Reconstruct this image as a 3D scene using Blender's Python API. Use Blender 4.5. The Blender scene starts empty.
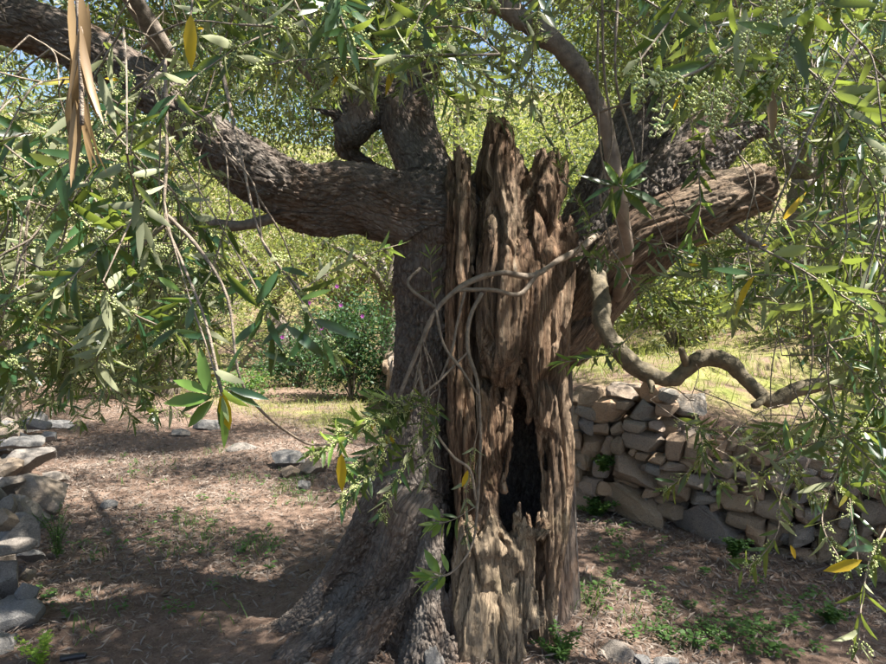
import bpy, math, random, time
T0 = time.time()
import numpy as np
from mathutils import Vector, Matrix

# ---------------------------------------------------------------- camera, sky, sun, exposure
scene = bpy.context.scene
COL = scene.collection
F, W0, H0 = 680.0, 886.0, 664.0          # focal length and frame of the photograph in pixels
CAM = np.array([0.0, 0.0, 1.5])
PITCH = math.atan(32.0 / F)
cd = bpy.data.cameras.new('camera'); cam = bpy.data.objects.new('camera', cd); COL.objects.link(cam)
cd.sensor_width = 36.0; cd.lens = 36.0 * F / W0; cd.clip_start = 0.02; cd.clip_end = 500
cam.location = CAM; cam.rotation_euler = (math.pi / 2 - PITCH, 0, 0)
scene.camera = cam

SUN = Vector((0.70, -0.24, 1.22)).normalized()      # direction towards the sun
elev = math.asin(SUN.z); azim = math.atan2(SUN.x, SUN.y)
w = bpy.data.worlds.new('World'); scene.world = w; w.use_nodes = True
wn = w.node_tree.nodes; sky = wn.new('ShaderNodeTexSky'); sky.sky_type = 'NISHITA'; sky.sun_disc = False
sky.sun_elevation = elev; sky.sun_rotation = azim; sky.air_density = 1.0; sky.dust_density = 1.5
w.node_tree.links.new(sky.outputs[0], wn['Background'].inputs[0]); wn['Background'].inputs[1].default_value = 0.062
sl = bpy.data.lights.new('sun', 'SUN'); sl.energy = 5.0; sl.angle = math.radians(0.6); sl.color = (1.0, 0.94, 0.84)
so = bpy.data.objects.new('sun', sl); COL.objects.link(so); so.location = (6, 4, 14)
so.rotation_euler = SUN.to_track_quat('Z', 'Y').to_euler()
vs = scene.view_settings; vs.view_transform = 'Standard'; vs.look = 'None'; vs.gamma = 1.0; vs.exposure = 2.15
scene.cycles.use_denoising = True
scene.cycles.max_bounces = 4; scene.cycles.diffuse_bounces = 2; scene.cycles.transmission_bounces = 3
scene.cycles.use_adaptive_sampling = True; scene.cycles.adaptive_threshold = 0.02
scene.cycles.sample_clamp_indirect = 6.0

# ---------------------------------------------------------------- helpers
RNG = np.random.default_rng(11)
CP, SP = math.cos(PITCH), math.sin(PITCH)
def ray(px, py):
    cx = (px - W0 / 2) / F; cz = -(py - H0 / 2) / F
    return np.array([cx, CP + cz * SP, cz * CP - SP])
def at(px, py, d):                                   # point at distance d (metres, along the ground axis) seen at a pixel
    r = ray(px, py); return CAM + r * (d / r[1])
def on_ground(px, py, z=0.0):
    r = ray(px, py); return CAM + r * ((z - CAM[2]) / r[2])
def project(P):
    Q = np.asarray(P, float) - CAM
    dep = Q[..., 1] * CP - Q[..., 2] * SP; up = Q[..., 1] * SP + Q[..., 2] * CP
    dd = np.where(np.abs(dep) < 1e-4, 1e-4, dep)
    return Q[..., 0] / dd * F + W0 / 2, H0 / 2 - up / dd * F, dep
def unit(v):
    v = np.asarray(v, float); return v / np.maximum(np.linalg.norm(v, axis=-1, keepdims=True), 1e-9)

def _h(ix, iy, iz, s):
    h = (ix.astype(np.uint32) * np.uint32(374761393) + iy.astype(np.uint32) * np.uint32(668265263)
         + iz.astype(np.uint32) * np.uint32(2246822519) + np.uint32((s * 3266489917) & 0xffffffff))
    h = (h ^ (h >> np.uint32(13))) * np.uint32(1274126177); h = h ^ (h >> np.uint32(16))
    return (h & np.uint32(0xffffff)).astype(np.float32) / np.float32(0xffffff)
def vnoise(P, s=0):                                  # smooth value noise in -1..1
    P = np.asarray(P, np.float32); i = np.floor(P); f = P - i; f = f * f * (3 - 2 * f); i = i.astype(np.int64)
    r = 0
    for dx in (0, 1):
        wx = f[:, 0] if dx else 1 - f[:, 0]
        for dy in (0, 1):
            wy = f[:, 1] if dy else 1 - f[:, 1]
            for dz in (0, 1):
                wz = f[:, 2] if dz else 1 - f[:, 2]
                r = r + wx * wy * wz * _h(i[:, 0] + dx, i[:, 1] + dy, i[:, 2] + dz, s)
    return r * 2 - 1
def fbm(P, s=0, o=4):
    r = 0; a = 0.5
    for k in range(o):
        r = r + a * vnoise(P, s + k * 17); P = P * 2.03; a *= 0.5
    return r
def worley(P, s=0):                                  # F1 and F2 distances
    P = np.asarray(P, np.float32); i = np.floor(P).astype(np.int64); f = P - i
    d1 = np.full(len(P), 9.0, np.float32); d2 = d1.copy()
    for dx in (-1, 0, 1):
        for dy in (-1, 0, 1):
            for dz in (-1, 0, 1):
                a, b, c = i[:, 0] + dx, i[:, 1] + dy, i[:, 2] + dz
                d = ((dx + _h(a, b, c, s) - f[:, 0]) ** 2 + (dy + _h(a, b, c, s + 1) - f[:, 1]) ** 2
                     + (dz + _h(a, b, c, s + 2) - f[:, 2]) ** 2)
                d2 = np.minimum(d2, np.maximum(d1, d)); d1 = np.minimum(d1, d)
    return np.sqrt(d1), np.sqrt(d2)
def sstep(a, b, x):
    t = np.clip((x - a) / (b - a), 0, 1); return t * t * (3 - 2 * t)

def build_mesh(name, V, faces, smooth=True, matidx=None):
    """faces: list of int arrays (n,3) or (n,4)"""
    me = bpy.data.meshes.new(name); V = np.ascontiguousarray(V, np.float32)
    faces = [np.asarray(f, np.int32) for f in faces if len(f)]
    me.vertices.add(len(V)); me.vertices.foreach_set('co', V.ravel())
    tot = np.concatenate([np.full(len(f), f.shape[1], np.int32) for f in faces])
    lv = np.concatenate([f.ravel() for f in faces])
    me.loops.add(len(lv)); me.loops.foreach_set('vertex_index', lv)
    me.polygons.add(len(tot)); me.polygons.foreach_set('loop_start', np.concatenate([[0], np.cumsum(tot)[:-1]]).astype(np.int32))
    me.polygons.foreach_set('loop_total', tot)
    if matidx is not None: me.polygons.foreach_set('material_index', np.asarray(matidx, np.int32))
    me.polygons.foreach_set('use_smooth', np.full(len(tot), smooth)); me.update(calc_edges=True)
    return me
def link(name, me, mats=(), parent=None, label=None, cat=None, group=None, kind=None):
    o = bpy.data.objects.new(name, me); COL.objects.link(o)
    if me is not None and len(me.materials) == 0:
        for m in (mats if isinstance(mats, (list, tuple)) else [mats]): me.materials.append(m)
    if parent is not None: o.parent = parent
    if label: o['label'] = label
    if cat: o['category'] = cat
    if group: o['group'] = group
    if kind: o['kind'] = kind
    return o
def empty(name, loc, label, cat, group=None):
    o = link(name, None, label=label, cat=cat, group=group); o.location = loc; o.empty_display_size = 0.1; return o

class Acc:                                           # gathers geometry for ONE mesh
    def __init__(s): s.V = []; s.Q = []; s.T = []; s.n = 0; s.QM = []; s.TM = []
    def add(s, V, Q=None, T=None, m=0):
        V = np.asarray(V, np.float32)
        if Q is not None and len(Q): s.Q.append(np.asarray(Q, np.int64) + s.n); s.QM.append(np.full(len(Q), m))
        if T is not None and len(T): s.T.append(np.asarray(T, np.int64) + s.n); s.TM.append(np.full(len(T), m))
        s.V.append(V); s.n += len(V)
    def mesh(s, name, smooth=True, off=None):
        V = np.concatenate(s.V)
        if off is not None: V = V - np.asarray(off, np.float32)
        f = []; mi = []
        if s.Q: f.append(np.concatenate(s.Q)); mi.append(np.concatenate(s.QM))
        if s.T: f.append(np.concatenate(s.T)); mi.append(np.concatenate(s.TM))
        return build_mesh(name, V, f, smooth, np.concatenate(mi))

def catmull(P, n):                                   # smooth polyline through the points, n samples per span
    P = np.asarray(P, float)
    if len(P) < 3: return np.array([P[0] * (1 - t) + P[1] * t for t in np.linspace(0, 1, n + 1)])
    E = np.vstack([2 * P[0] - P[1], P, 2 * P[-1] - P[-2]]); out = []
    for i in range(1, len(E) - 2):
        a, b, c, d = E[i - 1], E[i], E[i + 1], E[i + 2]
        for t in np.arange(n) / n:
            out.append(0.5 * (2 * b + (c - a) * t + (2 * a - 5 * b + 4 * c - d) * t * t + (3 * b - a - 3 * c + d) * t ** 3))
    out.append(P[-1]); return np.array(out)
def tube(P, R, k=8, rough=0.0, seed=0, cap=True):
    P = np.asarray(P, float); n = len(P); R = np.broadcast_to(np.asarray(R, float), (n,)) if np.ndim(R) else np.full(n, R)
    T = unit(np.gradient(P, axis=0)); U = np.zeros_like(P)
    u = np.cross(T[0], [0.31, 0.17, 0.93]); u = u / max(np.linalg.norm(u), 1e-6); U[0] = u
    for i in range(1, n):
        u = u - T[i] * np.dot(u, T[i]); u = u / max(np.linalg.norm(u), 1e-6); U[i] = u
    B = np.cross(T, U); a = np.arange(k) / k * 2 * math.pi
    off = U[:, None] * np.cos(a)[None, :, None] + B[:, None] * np.sin(a)[None, :, None]
    V = P[:, None] + off * R[:, None, None]
    if rough:
        nz = fbm((V.reshape(-1, 3) * 22).astype(np.float32), seed, 4).reshape(n, k)
        nz2 = fbm((V.reshape(-1, 3) * 90).astype(np.float32), seed + 5, 2).reshape(n, k)
        V = V + off * (R[:, None] * (nz + 0.35 * nz2) * rough)[..., None]
    V = V.reshape(-1, 3); i = np.arange(n - 1)[:, None] * k; j = np.arange(k)[None]
    Q = np.stack([i + j, i + (j + 1) % k, i + k + (j + 1) % k, i + k + j], -1).reshape(-1, 4)
    T_ = None
    if cap:
        V = np.vstack([V, P[-1] + T[-1] * R[-1] * 0.4, P[0]]); c = n * k
        T_ = [((n - 1) * k + q, (n - 1) * k + (q + 1) % k, c) for q in range(k)] + [((q + 1) % k, q, c + 1) for q in range(k)]
    return V, Q, T_

# ---------------------------------------------------------------- materials
class NT:
    def __init__(s, name):
        s.m = bpy.data.materials.new(name); s.m.use_nodes = True; s.t = s.m.node_tree; s.N = s.t.nodes; s.L = s.t.links
        s.b = s.N['Principled BSDF']; s.out = s.N['Material Output']
    def n(s, typ, ins=None, **kw):
        x = s.N.new('ShaderNode' + typ)
        for k, v in kw.items(): setattr(x, k, v)
        for k, v in (ins or {}).items(): s.set(x.inputs[k], v)
        return x
    def set(s, sock, v):
        if hasattr(v, 'is_linked') or hasattr(v, 'links'): s.L.new(v, sock)
        else: sock.default_value = v
    def math(s, op, a, b=0.0, c=0.0):
        x = s.N.new('ShaderNodeMath'); x.operation = op
        s.set(x.inputs[0], a); s.set(x.inputs[1], b); s.set(x.inputs[2], c); return x.outputs[0]
    def mix(s, f, a, b, bt='MIX'):
        x = s.N.new('ShaderNodeMix'); x.data_type = 'RGBA'; x.blend_type = bt
        s.set(x.inputs[0], f); s.set(x.inputs[6], c4(a)); s.set(x.inputs[7], c4(b)); return x.outputs[2]
    def ramp(s, f, stops):
        x = s.N.new('ShaderNodeValToRGB'); e = x.color_ramp.elements
        while len(e) < len(stops): e.new(0.5)
        for q, (p, c) in zip(e, stops): q.position = p; q.color = c4(c)
        s.set(x.inputs[0], f); return x.outputs[0]
    def noise(s, vec, scale, detail=4, rough=0.55, dist=0.0):
        return s.n('TexNoise', {'Vector': vec, 'Scale': scale, 'Detail': detail, 'Roughness': rough, 'Distortion': dist}).outputs[0]
    def scale(s, vec, v):
        x = s.n('VectorMath', {0: vec, 1: v}, operation='MULTIPLY'); return x.outputs[0]
    def bump(s, h, strength, dist, normal=None):
        x = s.n('Bump', {'Height': h, 'Strength': strength, 'Distance': dist})
        if normal is not None: s.L.new(normal, x.inputs['Normal'])
        return x.outputs[0]
def c4(c):
    if isinstance(c, (tuple, list)): return (c[0], c[1], c[2], 1.0)
    return c

def mat_bark():                                      # old bark and bare grey-brown heartwood, told apart by the 'dead' attribute
    s = NT('olive_bark'); g = s.n('Attribute', attribute_name='grain').outputs['Vector']
    dead = s.n('Attribute', attribute_name='dead').outputs['Fac']; obj = s.n('TexCoord').outputs['Object']
    # bark
    gb = s.scale(g, (1.0, 1.0, 0.42))
    n1 = s.noise(gb, 9, 5, 0.6); n2 = s.noise(gb, 55, 6, 0.65); n3 = s.noise(gb, 190, 4, 0.7)
    vo = s.n('TexVoronoi', {'Vector': gb, 'Scale': 48.0, 'Randomness': 1.0}, feature='DISTANCE_TO_EDGE').outputs[0]
    cb = s.ramp(s.math('ADD', s.math('MULTIPLY', n2, 0.6), s.math('MULTIPLY', n3, 0.4)), [(0.34, (0.030, 0.023, 0.019)), (0.47, (0.105, 0.082, 0.068)), (0.58, (0.19, 0.157, 0.132)), (0.70, (0.33, 0.287, 0.25))])
    cb = s.mix(s.ramp(vo, [(0.01, (0.6, 0.6, 0.6)), (0.09, (0, 0, 0))]), cb, (0.06, 0.045, 0.036))
    cb = s.mix(s.ramp(n1, [(0.42, (0, 0, 0)), (0.68, (1, 1, 1))]), cb, s.mix(0.5, cb, (0.23, 0.215, 0.20)))
    warm = s.ramp(s.noise(obj, 3.1, 4, 0.6), [(0.5, (0, 0, 0)), (0.7, (0.6, 0.6, 0.6))])
    cb = s.mix(warm, cb, s.mix(0.6, cb, (0.25, 0.135, 0.07)))
    hb = s.math('ADD', s.math('MULTIPLY', s.math('MINIMUM', vo, 0.2), 2.2), s.math('ADD', s.math('MULTIPLY', n2, 1.0), s.math('MULTIPLY', n3, 0.4)))
    # heartwood
    gw = s.scale(g, (1.0, 1.0, 0.07)); gw2 = s.scale(g, (1.0, 1.0, 0.20))
    f1 = s.noise(gw, 26, 5, 0.6, 0.3); f2 = s.noise(gw, 130, 8, 0.75, 0.2); f3 = s.noise(gw2, 340, 5, 0.7)
    ck = s.ramp(s.math('ABSOLUTE', s.math('SUBTRACT', s.noise(gw, 42, 6, 0.6, 0.5), 0.5)), [(0.0, (1, 1, 1)), (0.025, (0, 0, 0))])
    ck2 = s.ramp(s.math('ABSOLUTE', s.math('SUBTRACT', s.noise(gw2, 95, 5, 0.6, 0.4), 0.5)), [(0.0, (0.7, 0.7, 0.7)), (0.02, (0, 0, 0))])
    ck = s.math('MAXIMUM', ck, ck2)
    fm = s.math('ADD', s.math('MULTIPLY', f1, 0.5), s.math('MULTIPLY', f2, 0.5))
    cw = s.ramp(fm, [(0.36, (0.035, 0.019, 0.012)), (0.44, (0.145, 0.083, 0.049)), (0.51, (0.30, 0.19, 0.118)), (0.58, (0.43, 0.305, 0.205)), (0.66, (0.66, 0.55, 0.42))])
    pale = s.ramp(s.noise(s.scale(obj, (1, 1, 0.5)), 3.4, 4, 0.6), [(0.45, (0, 0, 0)), (0.66, (0.75, 0.75, 0.75))])
    cw = s.mix(pale, cw, s.mix(0.62, cw, (0.46, 0.375, 0.28)))
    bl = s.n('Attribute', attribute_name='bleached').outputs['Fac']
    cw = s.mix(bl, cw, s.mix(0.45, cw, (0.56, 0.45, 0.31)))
    moss = s.ramp(s.noise(obj, 6.5, 5, 0.65), [(0.56, (0, 0, 0)), (0.72, (0.7, 0.7, 0.7))])
    cw = s.mix(moss, cw, s.mix(0.6, cw, (0.10, 0.098, 0.035)))
    cw = s.mix(s.math('MULTIPLY', ck, 0.55), cw, (0.035, 0.021, 0.013))
    hw = s.math('ADD', s.math('MULTIPLY', ck, -0.7), s.math('MULTIPLY', f2, 1.2)); hw = s.math('ADD', hw, s.math('ADD', s.math('MULTIPLY', f1, 1.0), s.math('MULTIPLY', f3, 0.5)))
    col = s.mix(dead, cb, cw)
    x = s.N.new('ShaderNodeMix'); s.set(x.inputs[0], dead); s.set(x.inputs[2], hb); s.set(x.inputs[3], hw)
    s.set(s.b.inputs['Base Color'], col); s.set(s.b.inputs['Roughness'], 0.82); s.b.inputs['Specular IOR Level'].default_value = 0.3
    s.set(s.b.inputs['Normal'], s.bump(x.outputs[0], 1.0, 0.020)); return s.m
def mat_twig(name, a, b, scale=60):
    s = NT(name); o = s.n('TexCoord').outputs['Object']; n = s.noise(o, scale, 5, 0.6)
    s.set(s.b.inputs['Base Color'], s.ramp(n, [(0.3, a), (0.7, b)])); s.set(s.b.inputs['Roughness'], 0.75)
    s.set(s.b.inputs['Normal'], s.bump(s.math('ADD', s.noise(o, scale * 1.6, 5, 0.65), s.math('MULTIPLY', s.noise(o, scale * 5, 4, 0.7), 0.5)), 0.9, 0.006 if scale > 25 else 0.003)); return s.m
def mat_leaf(name, dark, light, under, trans, tw=0.40, rough=0.40, spots=None, vary=False):
    s = NT(name); geo = s.n('NewGeometry'); r = geo.outputs['Random Per Island']; o = s.n('ObjectInfo').outputs['Random']
    r = s.math('FRACT', s.math('ADD', r, o)); tc = s.n('TexCoord').outputs['Object']
    up = s.mix(r, dark, light)
    r2 = s.math('FRACT', s.math('MULTIPLY', r, 7.31))
    lo = s.mix(r2, under, [c * 0.72 for c in under])
    if spots: 
        sp = s.ramp(s.noise(tc, 2.2, 3, 0.6), [(0.50, (0, 0, 0)), (0.60, (1, 1, 1))]); up = s.mix(sp, up, spots); lo = s.mix(sp, lo, spots)
    col = s.mix(geo.outputs['Backfacing'], up, lo)
    if vary: col = s.mix(1.0, col, s.ramp(o, [(0.0, (0.35, 0.48, 0.42)), (0.5, (0.9, 0.95, 0.9)), (1.0, (1.25, 1.15, 0.8))]), 'MULTIPLY')
    s.set(s.b.inputs['Base Color'], col)
    s.set(s.b.inputs['Roughness'], s.math('ADD', rough, s.math('MULTIPLY', geo.outputs['Backfacing'], 0.3)))
    s.b.inputs['Specular IOR Level'].default_value = 0.4
    t = s.n('BsdfTranslucent', {'Color': s.mix(r2, trans, [c * 0.7 for c in trans])})
    mx = s.n('MixShader', {0: tw, 1: s.b.outputs[0], 2: t.outputs[0]}); s.L.new(mx.outputs[0], s.out.inputs[0]); return s.m
def mat_rock(name, stops, patch):
    s = NT(name); o = s.n('TexCoord').outputs['Object']; rnd = s.n('ObjectInfo').outputs['Random']
    o = s.n('NewGeometry').outputs['Position']; v = s.n('VectorMath', {0: o, 1: s.n('CombineXYZ', {0: s.math('MULTIPLY', rnd, 37.0), 1: s.math('MULTIPLY', rnd, 91.0)}).outputs[0]}, operation='ADD').outputs[0]
    n = s.noise(v, 7, 5, 0.65); f = s.noise(v, 38, 7, 0.72); m = s.noise(v, 150, 5, 0.72)
    base = s.ramp(rnd, stops)
    c = s.mix(s.ramp(n, [(0.45, (0, 0, 0)), (0.66, (0.5, 0.5, 0.5))]), base, patch)
    c = s.mix(s.ramp(f, [(0.28, (0.6, 0.6, 0.6)), (0.46, (0, 0, 0))]), c, (0.085, 0.072, 0.062))
    c = s.mix(s.ramp(m, [(0.55, (0, 0, 0)), (0.68, (0.6, 0.6, 0.6))]), c, (0.46, 0.43, 0.38))
    c = s.mix(s.ramp(m, [(0.34, (0.6, 0.6, 0.6)), (0.45, (0, 0, 0))]), c, (0.09, 0.08, 0.07))
    s.set(s.b.inputs['Base Color'], c); s.set(s.b.inputs['Roughness'], 0.88); s.b.inputs['Specular IOR Level'].default_value = 0.25
    s.set(s.b.inputs['Normal'], s.bump(s.math('ADD', f, s.math('MULTIPLY', m, 0.6)), 1.0, 0.020)); return s.m
def mat_ground():
    s = NT('soil'); o = s.n('TexCoord').outputs['Object']
    a = s.noise(o, 1.1, 6, 0.62); b = s.noise(o, 17, 6, 0.7); c = s.noise(o, 95, 5, 0.75)
    col = s.ramp(b, [(0.3, (0.075, 0.048, 0.036)), (0.52, (0.155, 0.103, 0.078)), (0.72, (0.26, 0.185, 0.142))])
    col = s.mix(s.ramp(c, [(0.4, (0, 0, 0)), (0.7, (0.7, 0.7, 0.7))]), col, (0.29, 0.215, 0.172))
    col = s.mix(s.ramp(a, [(0.45, (0, 0, 0)), (0.65, (0.6, 0.6, 0.6))]), col, (0.135, 0.088, 0.066))
    g = s.n('Attribute', attribute_name='grassy').outputs['Fac']
    gc = s.ramp(s.noise(o, 5, 6, 0.7), [(0.3, (0.10, 0.125, 0.03)), (0.55, (0.20, 0.21, 0.065)), (0.75, (0.35, 0.29, 0.14))])
    gm = s.math('MULTIPLY', g, s.ramp(s.noise(o, 2.3, 6, 0.7), [(0.40, (0, 0, 0)), (0.60, (1, 1, 1))]))
    col = s.mix(gm, col, gc)
    s.set(s.b.inputs['Base Color'], col); s.set(s.b.inputs['Roughness'], 0.95); s.b.inputs['Specular IOR Level'].default_value = 0.15
    s.set(s.b.inputs['Normal'], s.bump(s.math('ADD', b, s.math('MULTIPLY', c, 0.6)), 0.8, 0.03)); return s.m
def mat_plain(name, col, rough=0.8):
    s = NT(name); o = s.n('TexCoord').outputs['Object']; n = s.noise(o, 30, 4)
    s.set(s.b.inputs['Base Color'], s.mix(n, [c * 0.7 for c in col], [min(1, c * 1.3) for c in col])); s.set(s.b.inputs['Roughness'], rough); return s.m

M_BARK = mat_bark()
M_BRANCH = mat_twig('branch_bark', (0.085, 0.068, 0.055), (0.23, 0.19, 0.155), 45)
M_MOSSY = mat_twig('mossy_bark', (0.045, 0.037, 0.022), (0.175, 0.140, 0.085), 30)
M_SMOOTH = mat_twig('smooth_young_bark', (0.13, 0.098, 0.078), (0.27, 0.215, 0.175), 18)
M_TWIG = mat_twig('twig_bark', (0.125, 0.095, 0.070), (0.29, 0.235, 0.18), 40)
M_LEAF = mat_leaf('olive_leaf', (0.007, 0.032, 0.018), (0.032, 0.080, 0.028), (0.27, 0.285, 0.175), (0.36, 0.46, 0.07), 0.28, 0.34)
M_FRESH = mat_leaf('fresh_olive_leaf', (0.07, 0.15, 0.03), (0.13, 0.23, 0.05), (0.24, 0.32, 0.14), (0.42, 0.58, 0.10), 0.42)
M_YELLOW = mat_leaf('yellowed_olive_leaf', (0.48, 0.33, 0.02), (0.60, 0.40, 0.03), (0.52, 0.40, 0.06), (0.7, 0.5, 0.03), 0.35, 0.45, (0.17, 0.20, 0.04))
M_DRY = mat_leaf('dried_olive_leaf', (0.12, 0.075, 0.035), (0.27, 0.18, 0.085), (0.30, 0.225, 0.12), (0.4, 0.26, 0.10), 0.15, 0.5)
M_BUD = mat_leaf('olive_flower_bud', (0.36, 0.43, 0.16), (0.54, 0.58, 0.27), (0.3, 0.36, 0.1), (0.5, 0.55, 0.12), 0.25, 0.5)
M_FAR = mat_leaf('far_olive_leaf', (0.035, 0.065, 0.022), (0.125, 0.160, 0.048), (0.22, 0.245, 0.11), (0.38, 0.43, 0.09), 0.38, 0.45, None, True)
M_SHRUB = mat_leaf('shrub_leaf', (0.016, 0.048, 0.018), (0.04, 0.095, 0.034), (0.06, 0.10, 0.045), (0.11, 0.22, 0.05), 0.3, 0.5)
M_WEED = mat_leaf('weed_leaf', (0.035, 0.085, 0.022), (0.08, 0.155, 0.038), (0.09, 0.15, 0.05), (0.22, 0.40, 0.06), 0.35, 0.55)
M_LIME = mat_leaf('lime_weed_leaf', (0.22, 0.36, 0.04), (0.34, 0.47, 0.07), (0.3, 0.4, 0.08), (0.45, 0.6, 0.08), 0.35, 0.5)
M_GRASS = mat_leaf('grass_blade', (0.10, 0.15, 0.03), (0.25, 0.26, 0.07), (0.18, 0.2, 0.06), (0.35, 0.40, 0.08), 0.35, 0.55)
M_LITTER = mat_leaf('litter_leaf', (0.035, 0.024, 0.018), (0.33, 0.265, 0.212), (0.23, 0.190, 0.162), (0.2, 0.14, 0.09), 0.06, 0.7)
M_FLOWER = mat_leaf('purple_petal', (0.30, 0.06, 0.30), (0.42, 0.12, 0.42), (0.35, 0.08, 0.34), (0.5, 0.1, 0.5), 0.3, 0.5)
M_WALL = mat_rock('wall_stone', [(0.0, (0.24, 0.178, 0.125)), (0.3, (0.39, 0.28, 0.185)), (0.5, (0.235, 0.225, 0.21)), (0.75, (0.44, 0.285, 0.175)), (1.0, (0.185, 0.188, 0.20))], (0.42, 0.32, 0.23))
M_ROCK = mat_rock('grey_stone', [(0.0, (0.22, 0.212, 0.205)), (0.5, (0.165, 0.165, 0.168)), (0.8, (0.30, 0.232, 0.17)), (1.0, (0.20, 0.19, 0.18))], (0.32, 0.30, 0.28))
M_SOIL = mat_ground()
M_BLACK = mat_plain('black_rubber', (0.012, 0.012, 0.016), 0.45)
M_STRAW = mat_plain('straw', (0.30, 0.22, 0.14), 0.8)

# ---------------------------------------------------------------- the ground: one sheet with the terrace step
WALL = np.array([(4.6, -0.4), (3.45, 2.5), (2.35, 3.6), (1.08, 4.6), (0.35, 6.2), (-0.5, 8.5), (-1.0, 11.5), (-1.6, 17), (-2.2, 30)])
TOPY = np.array([-1, 2.0, 3.6, 3.95, 4.3, 4.7, 8, 11.5, 17, 30]); TOPZ = np.array([.50, .50, .52, .58, .76, .84, .78, .62, .5, .5])
def wall_sd(x, y):                                   # signed distance to the terrace wall line, positive on the high side
    x = np.asarray(x, float); y = np.asarray(y, float); best = np.full(x.shape, 1e9); sgn = np.ones(x.shape); wy = np.zeros(x.shape)
    for (ax, ay), (bx, by) in zip(WALL[:-1], WALL[1:]):
        dx, dy = bx - ax, by - ay; t = np.clip(((x - ax) * dx + (y - ay) * dy) / (dx * dx + dy * dy), 0, 1)
        qx, qy = ax + t * dx, ay + t * dy; d = np.hypot(x - qx, y - qy); s = np.where((x - qx) * dy - (y - qy) * dx > 0, 1, -1)
        m = d < best; best = np.where(m, d, best); sgn = np.where(m, s, sgn); wy = np.where(m, qy, wy)
    return best * sgn, wy
def terrain(x, y, fine=True):
    x = np.asarray(x, float); y = np.asarray(y, float)
    sd, wy = wall_sd(x, y); top = np.interp(wy, TOPY, TOPZ)
    far = np.maximum(sd - 1.3, 0)
    z = sstep(0.14, 0.30, sd) * top + np.clip(sd - 0.3, 0, 1) * 0.10 + 0.27 * far * sstep(0, 4, far)
    z = z + 0.30 * np.maximum(y - 13.5, 0) * sstep(13.5, 20, y) + 0.16 * np.maximum(-x - 7.0, 0)
    z = np.minimum(z, 16)
    P = np.stack([x.ravel(), y.ravel(), np.zeros(x.size)], -1).astype(np.float32)
    b = fbm(P * 0.9, 3, 3).reshape(x.shape) * 0.05
    if fine: b = b + fbm(P * 7, 5, 4).reshape(x.shape) * 0.022
    z = z + b * np.clip(1 + np.maximum(y - 10, 0) * 0.15, 1, 6)
    return z + 0.05 * np.exp(-((x + 0.1) ** 2 + (y - 3.0) ** 2) / 0.6)
def ground_z(x, y): return float(terrain(np.array([x]), np.array([y]))[0])
def grassy(x, y):
    sd, _ = wall_sd(x, y)
    back = sstep(0.0, 1.2, y - (7.2 + (x + 1.2) * -0.9)) * (x < 0.3)
    path = np.exp(-(((x + 2.4) / 1.7) ** 2 + ((y - 11.0) / 1.2) ** 2))
    return np.clip(np.maximum(sstep(0.25, 0.9, sd), 0.9 * back * (1 - path)), 0, 1)

def make_ground():
    s = np.linspace(-1, 1, 310); gx = 4.2 * s + 120 * np.sign(s) * np.abs(s) ** 6
    t = np.linspace(-0.4, 1, 340); gy = 3.2 + 5.4 * t + 130 * np.sign(t) * np.abs(t) ** 7
    X, Y = np.meshgrid(gx, gy); Z = terrain(X, Y)
    V = np.stack([X, Y, Z], -1).reshape(-1, 3); nx, ny = len(gx), len(gy)
    i = (np.arange(ny - 1)[:, None] * nx + np.arange(nx - 1)[None]).reshape(-1)
    me = build_mesh('ground', V, [np.stack([i, i + 1, i + nx + 1, i + nx], -1)])
    a = me.attributes.new('grassy', 'FLOAT', 'POINT'); a.data.foreach_set('value', grassy(X, Y).ravel().astype(np.float32))
    link('ground', me, M_SOIL, kind='structure')
make_ground()

# ---------------------------------------------------------------- the old olive tree: wood from a distance field
PXM = 1 / F
def chain(pts, k=0.05, sy=1.0):                      # pixel points (x, y, depth, radius in px) to world capsules
    out = []
    for x, y, d, r in pts:
        p = at(x, y, d); out.append((p[0], p[1], p[2], r * d * PXM))
    out = np.array(out)
    if len(out) > 2: out = catmull(out, 5)
    return out, k, sy
LIVE, DEAD, LEFT, UP, BURL, RLOW, RUP, RBACK = range(8)
PARTS = []                                           # (group, chain)
def add(g, pts, k=0.05, sy=1.0): PARTS.append((g, chain(pts, k, sy)))
# live trunk on the left with its spreading roots
add(LIVE, [(432, 215, 3.0, 40), (428, 300, 3.0, 31), (424, 380, 2.98, 32), (418, 450, 2.97, 36), (414, 510, 2.96, 38), (416, 580, 2.98, 40), (418, 700, 3.0, 46)])
add(LIVE, [(402, 490, 2.97, 34), (368, 560, 2.99, 31), (326, 606, 3.0, 24), (284, 632, 2.98, 15), (244, 642, 2.95, 9), (205, 650, 2.94, 5)], 0.03)
add(LIVE, [(410, 510, 2.88, 36), (388, 585, 2.80, 32), (352, 640, 2.72, 26), (305, 676, 2.66, 17), (270, 700, 2.6, 8)], 0.03)
add(LIVE, [(372, 560, 3.0, 26), (335, 620, 2.85, 22), (290, 660, 2.76, 14), (250, 690, 2.7, 8)], 0.03)
add(LIVE, [(425, 520, 2.86, 27), (424, 600, 2.80, 34), (420, 690, 2.74, 44), (400, 730, 2.66, 30)], 0.035)
add(LIVE, [(500, 330, 3.3, 70), (500, 450, 3.32, 72), (500, 600, 3.3, 80), (495, 720, 3.3, 95)], 0.06)
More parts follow.
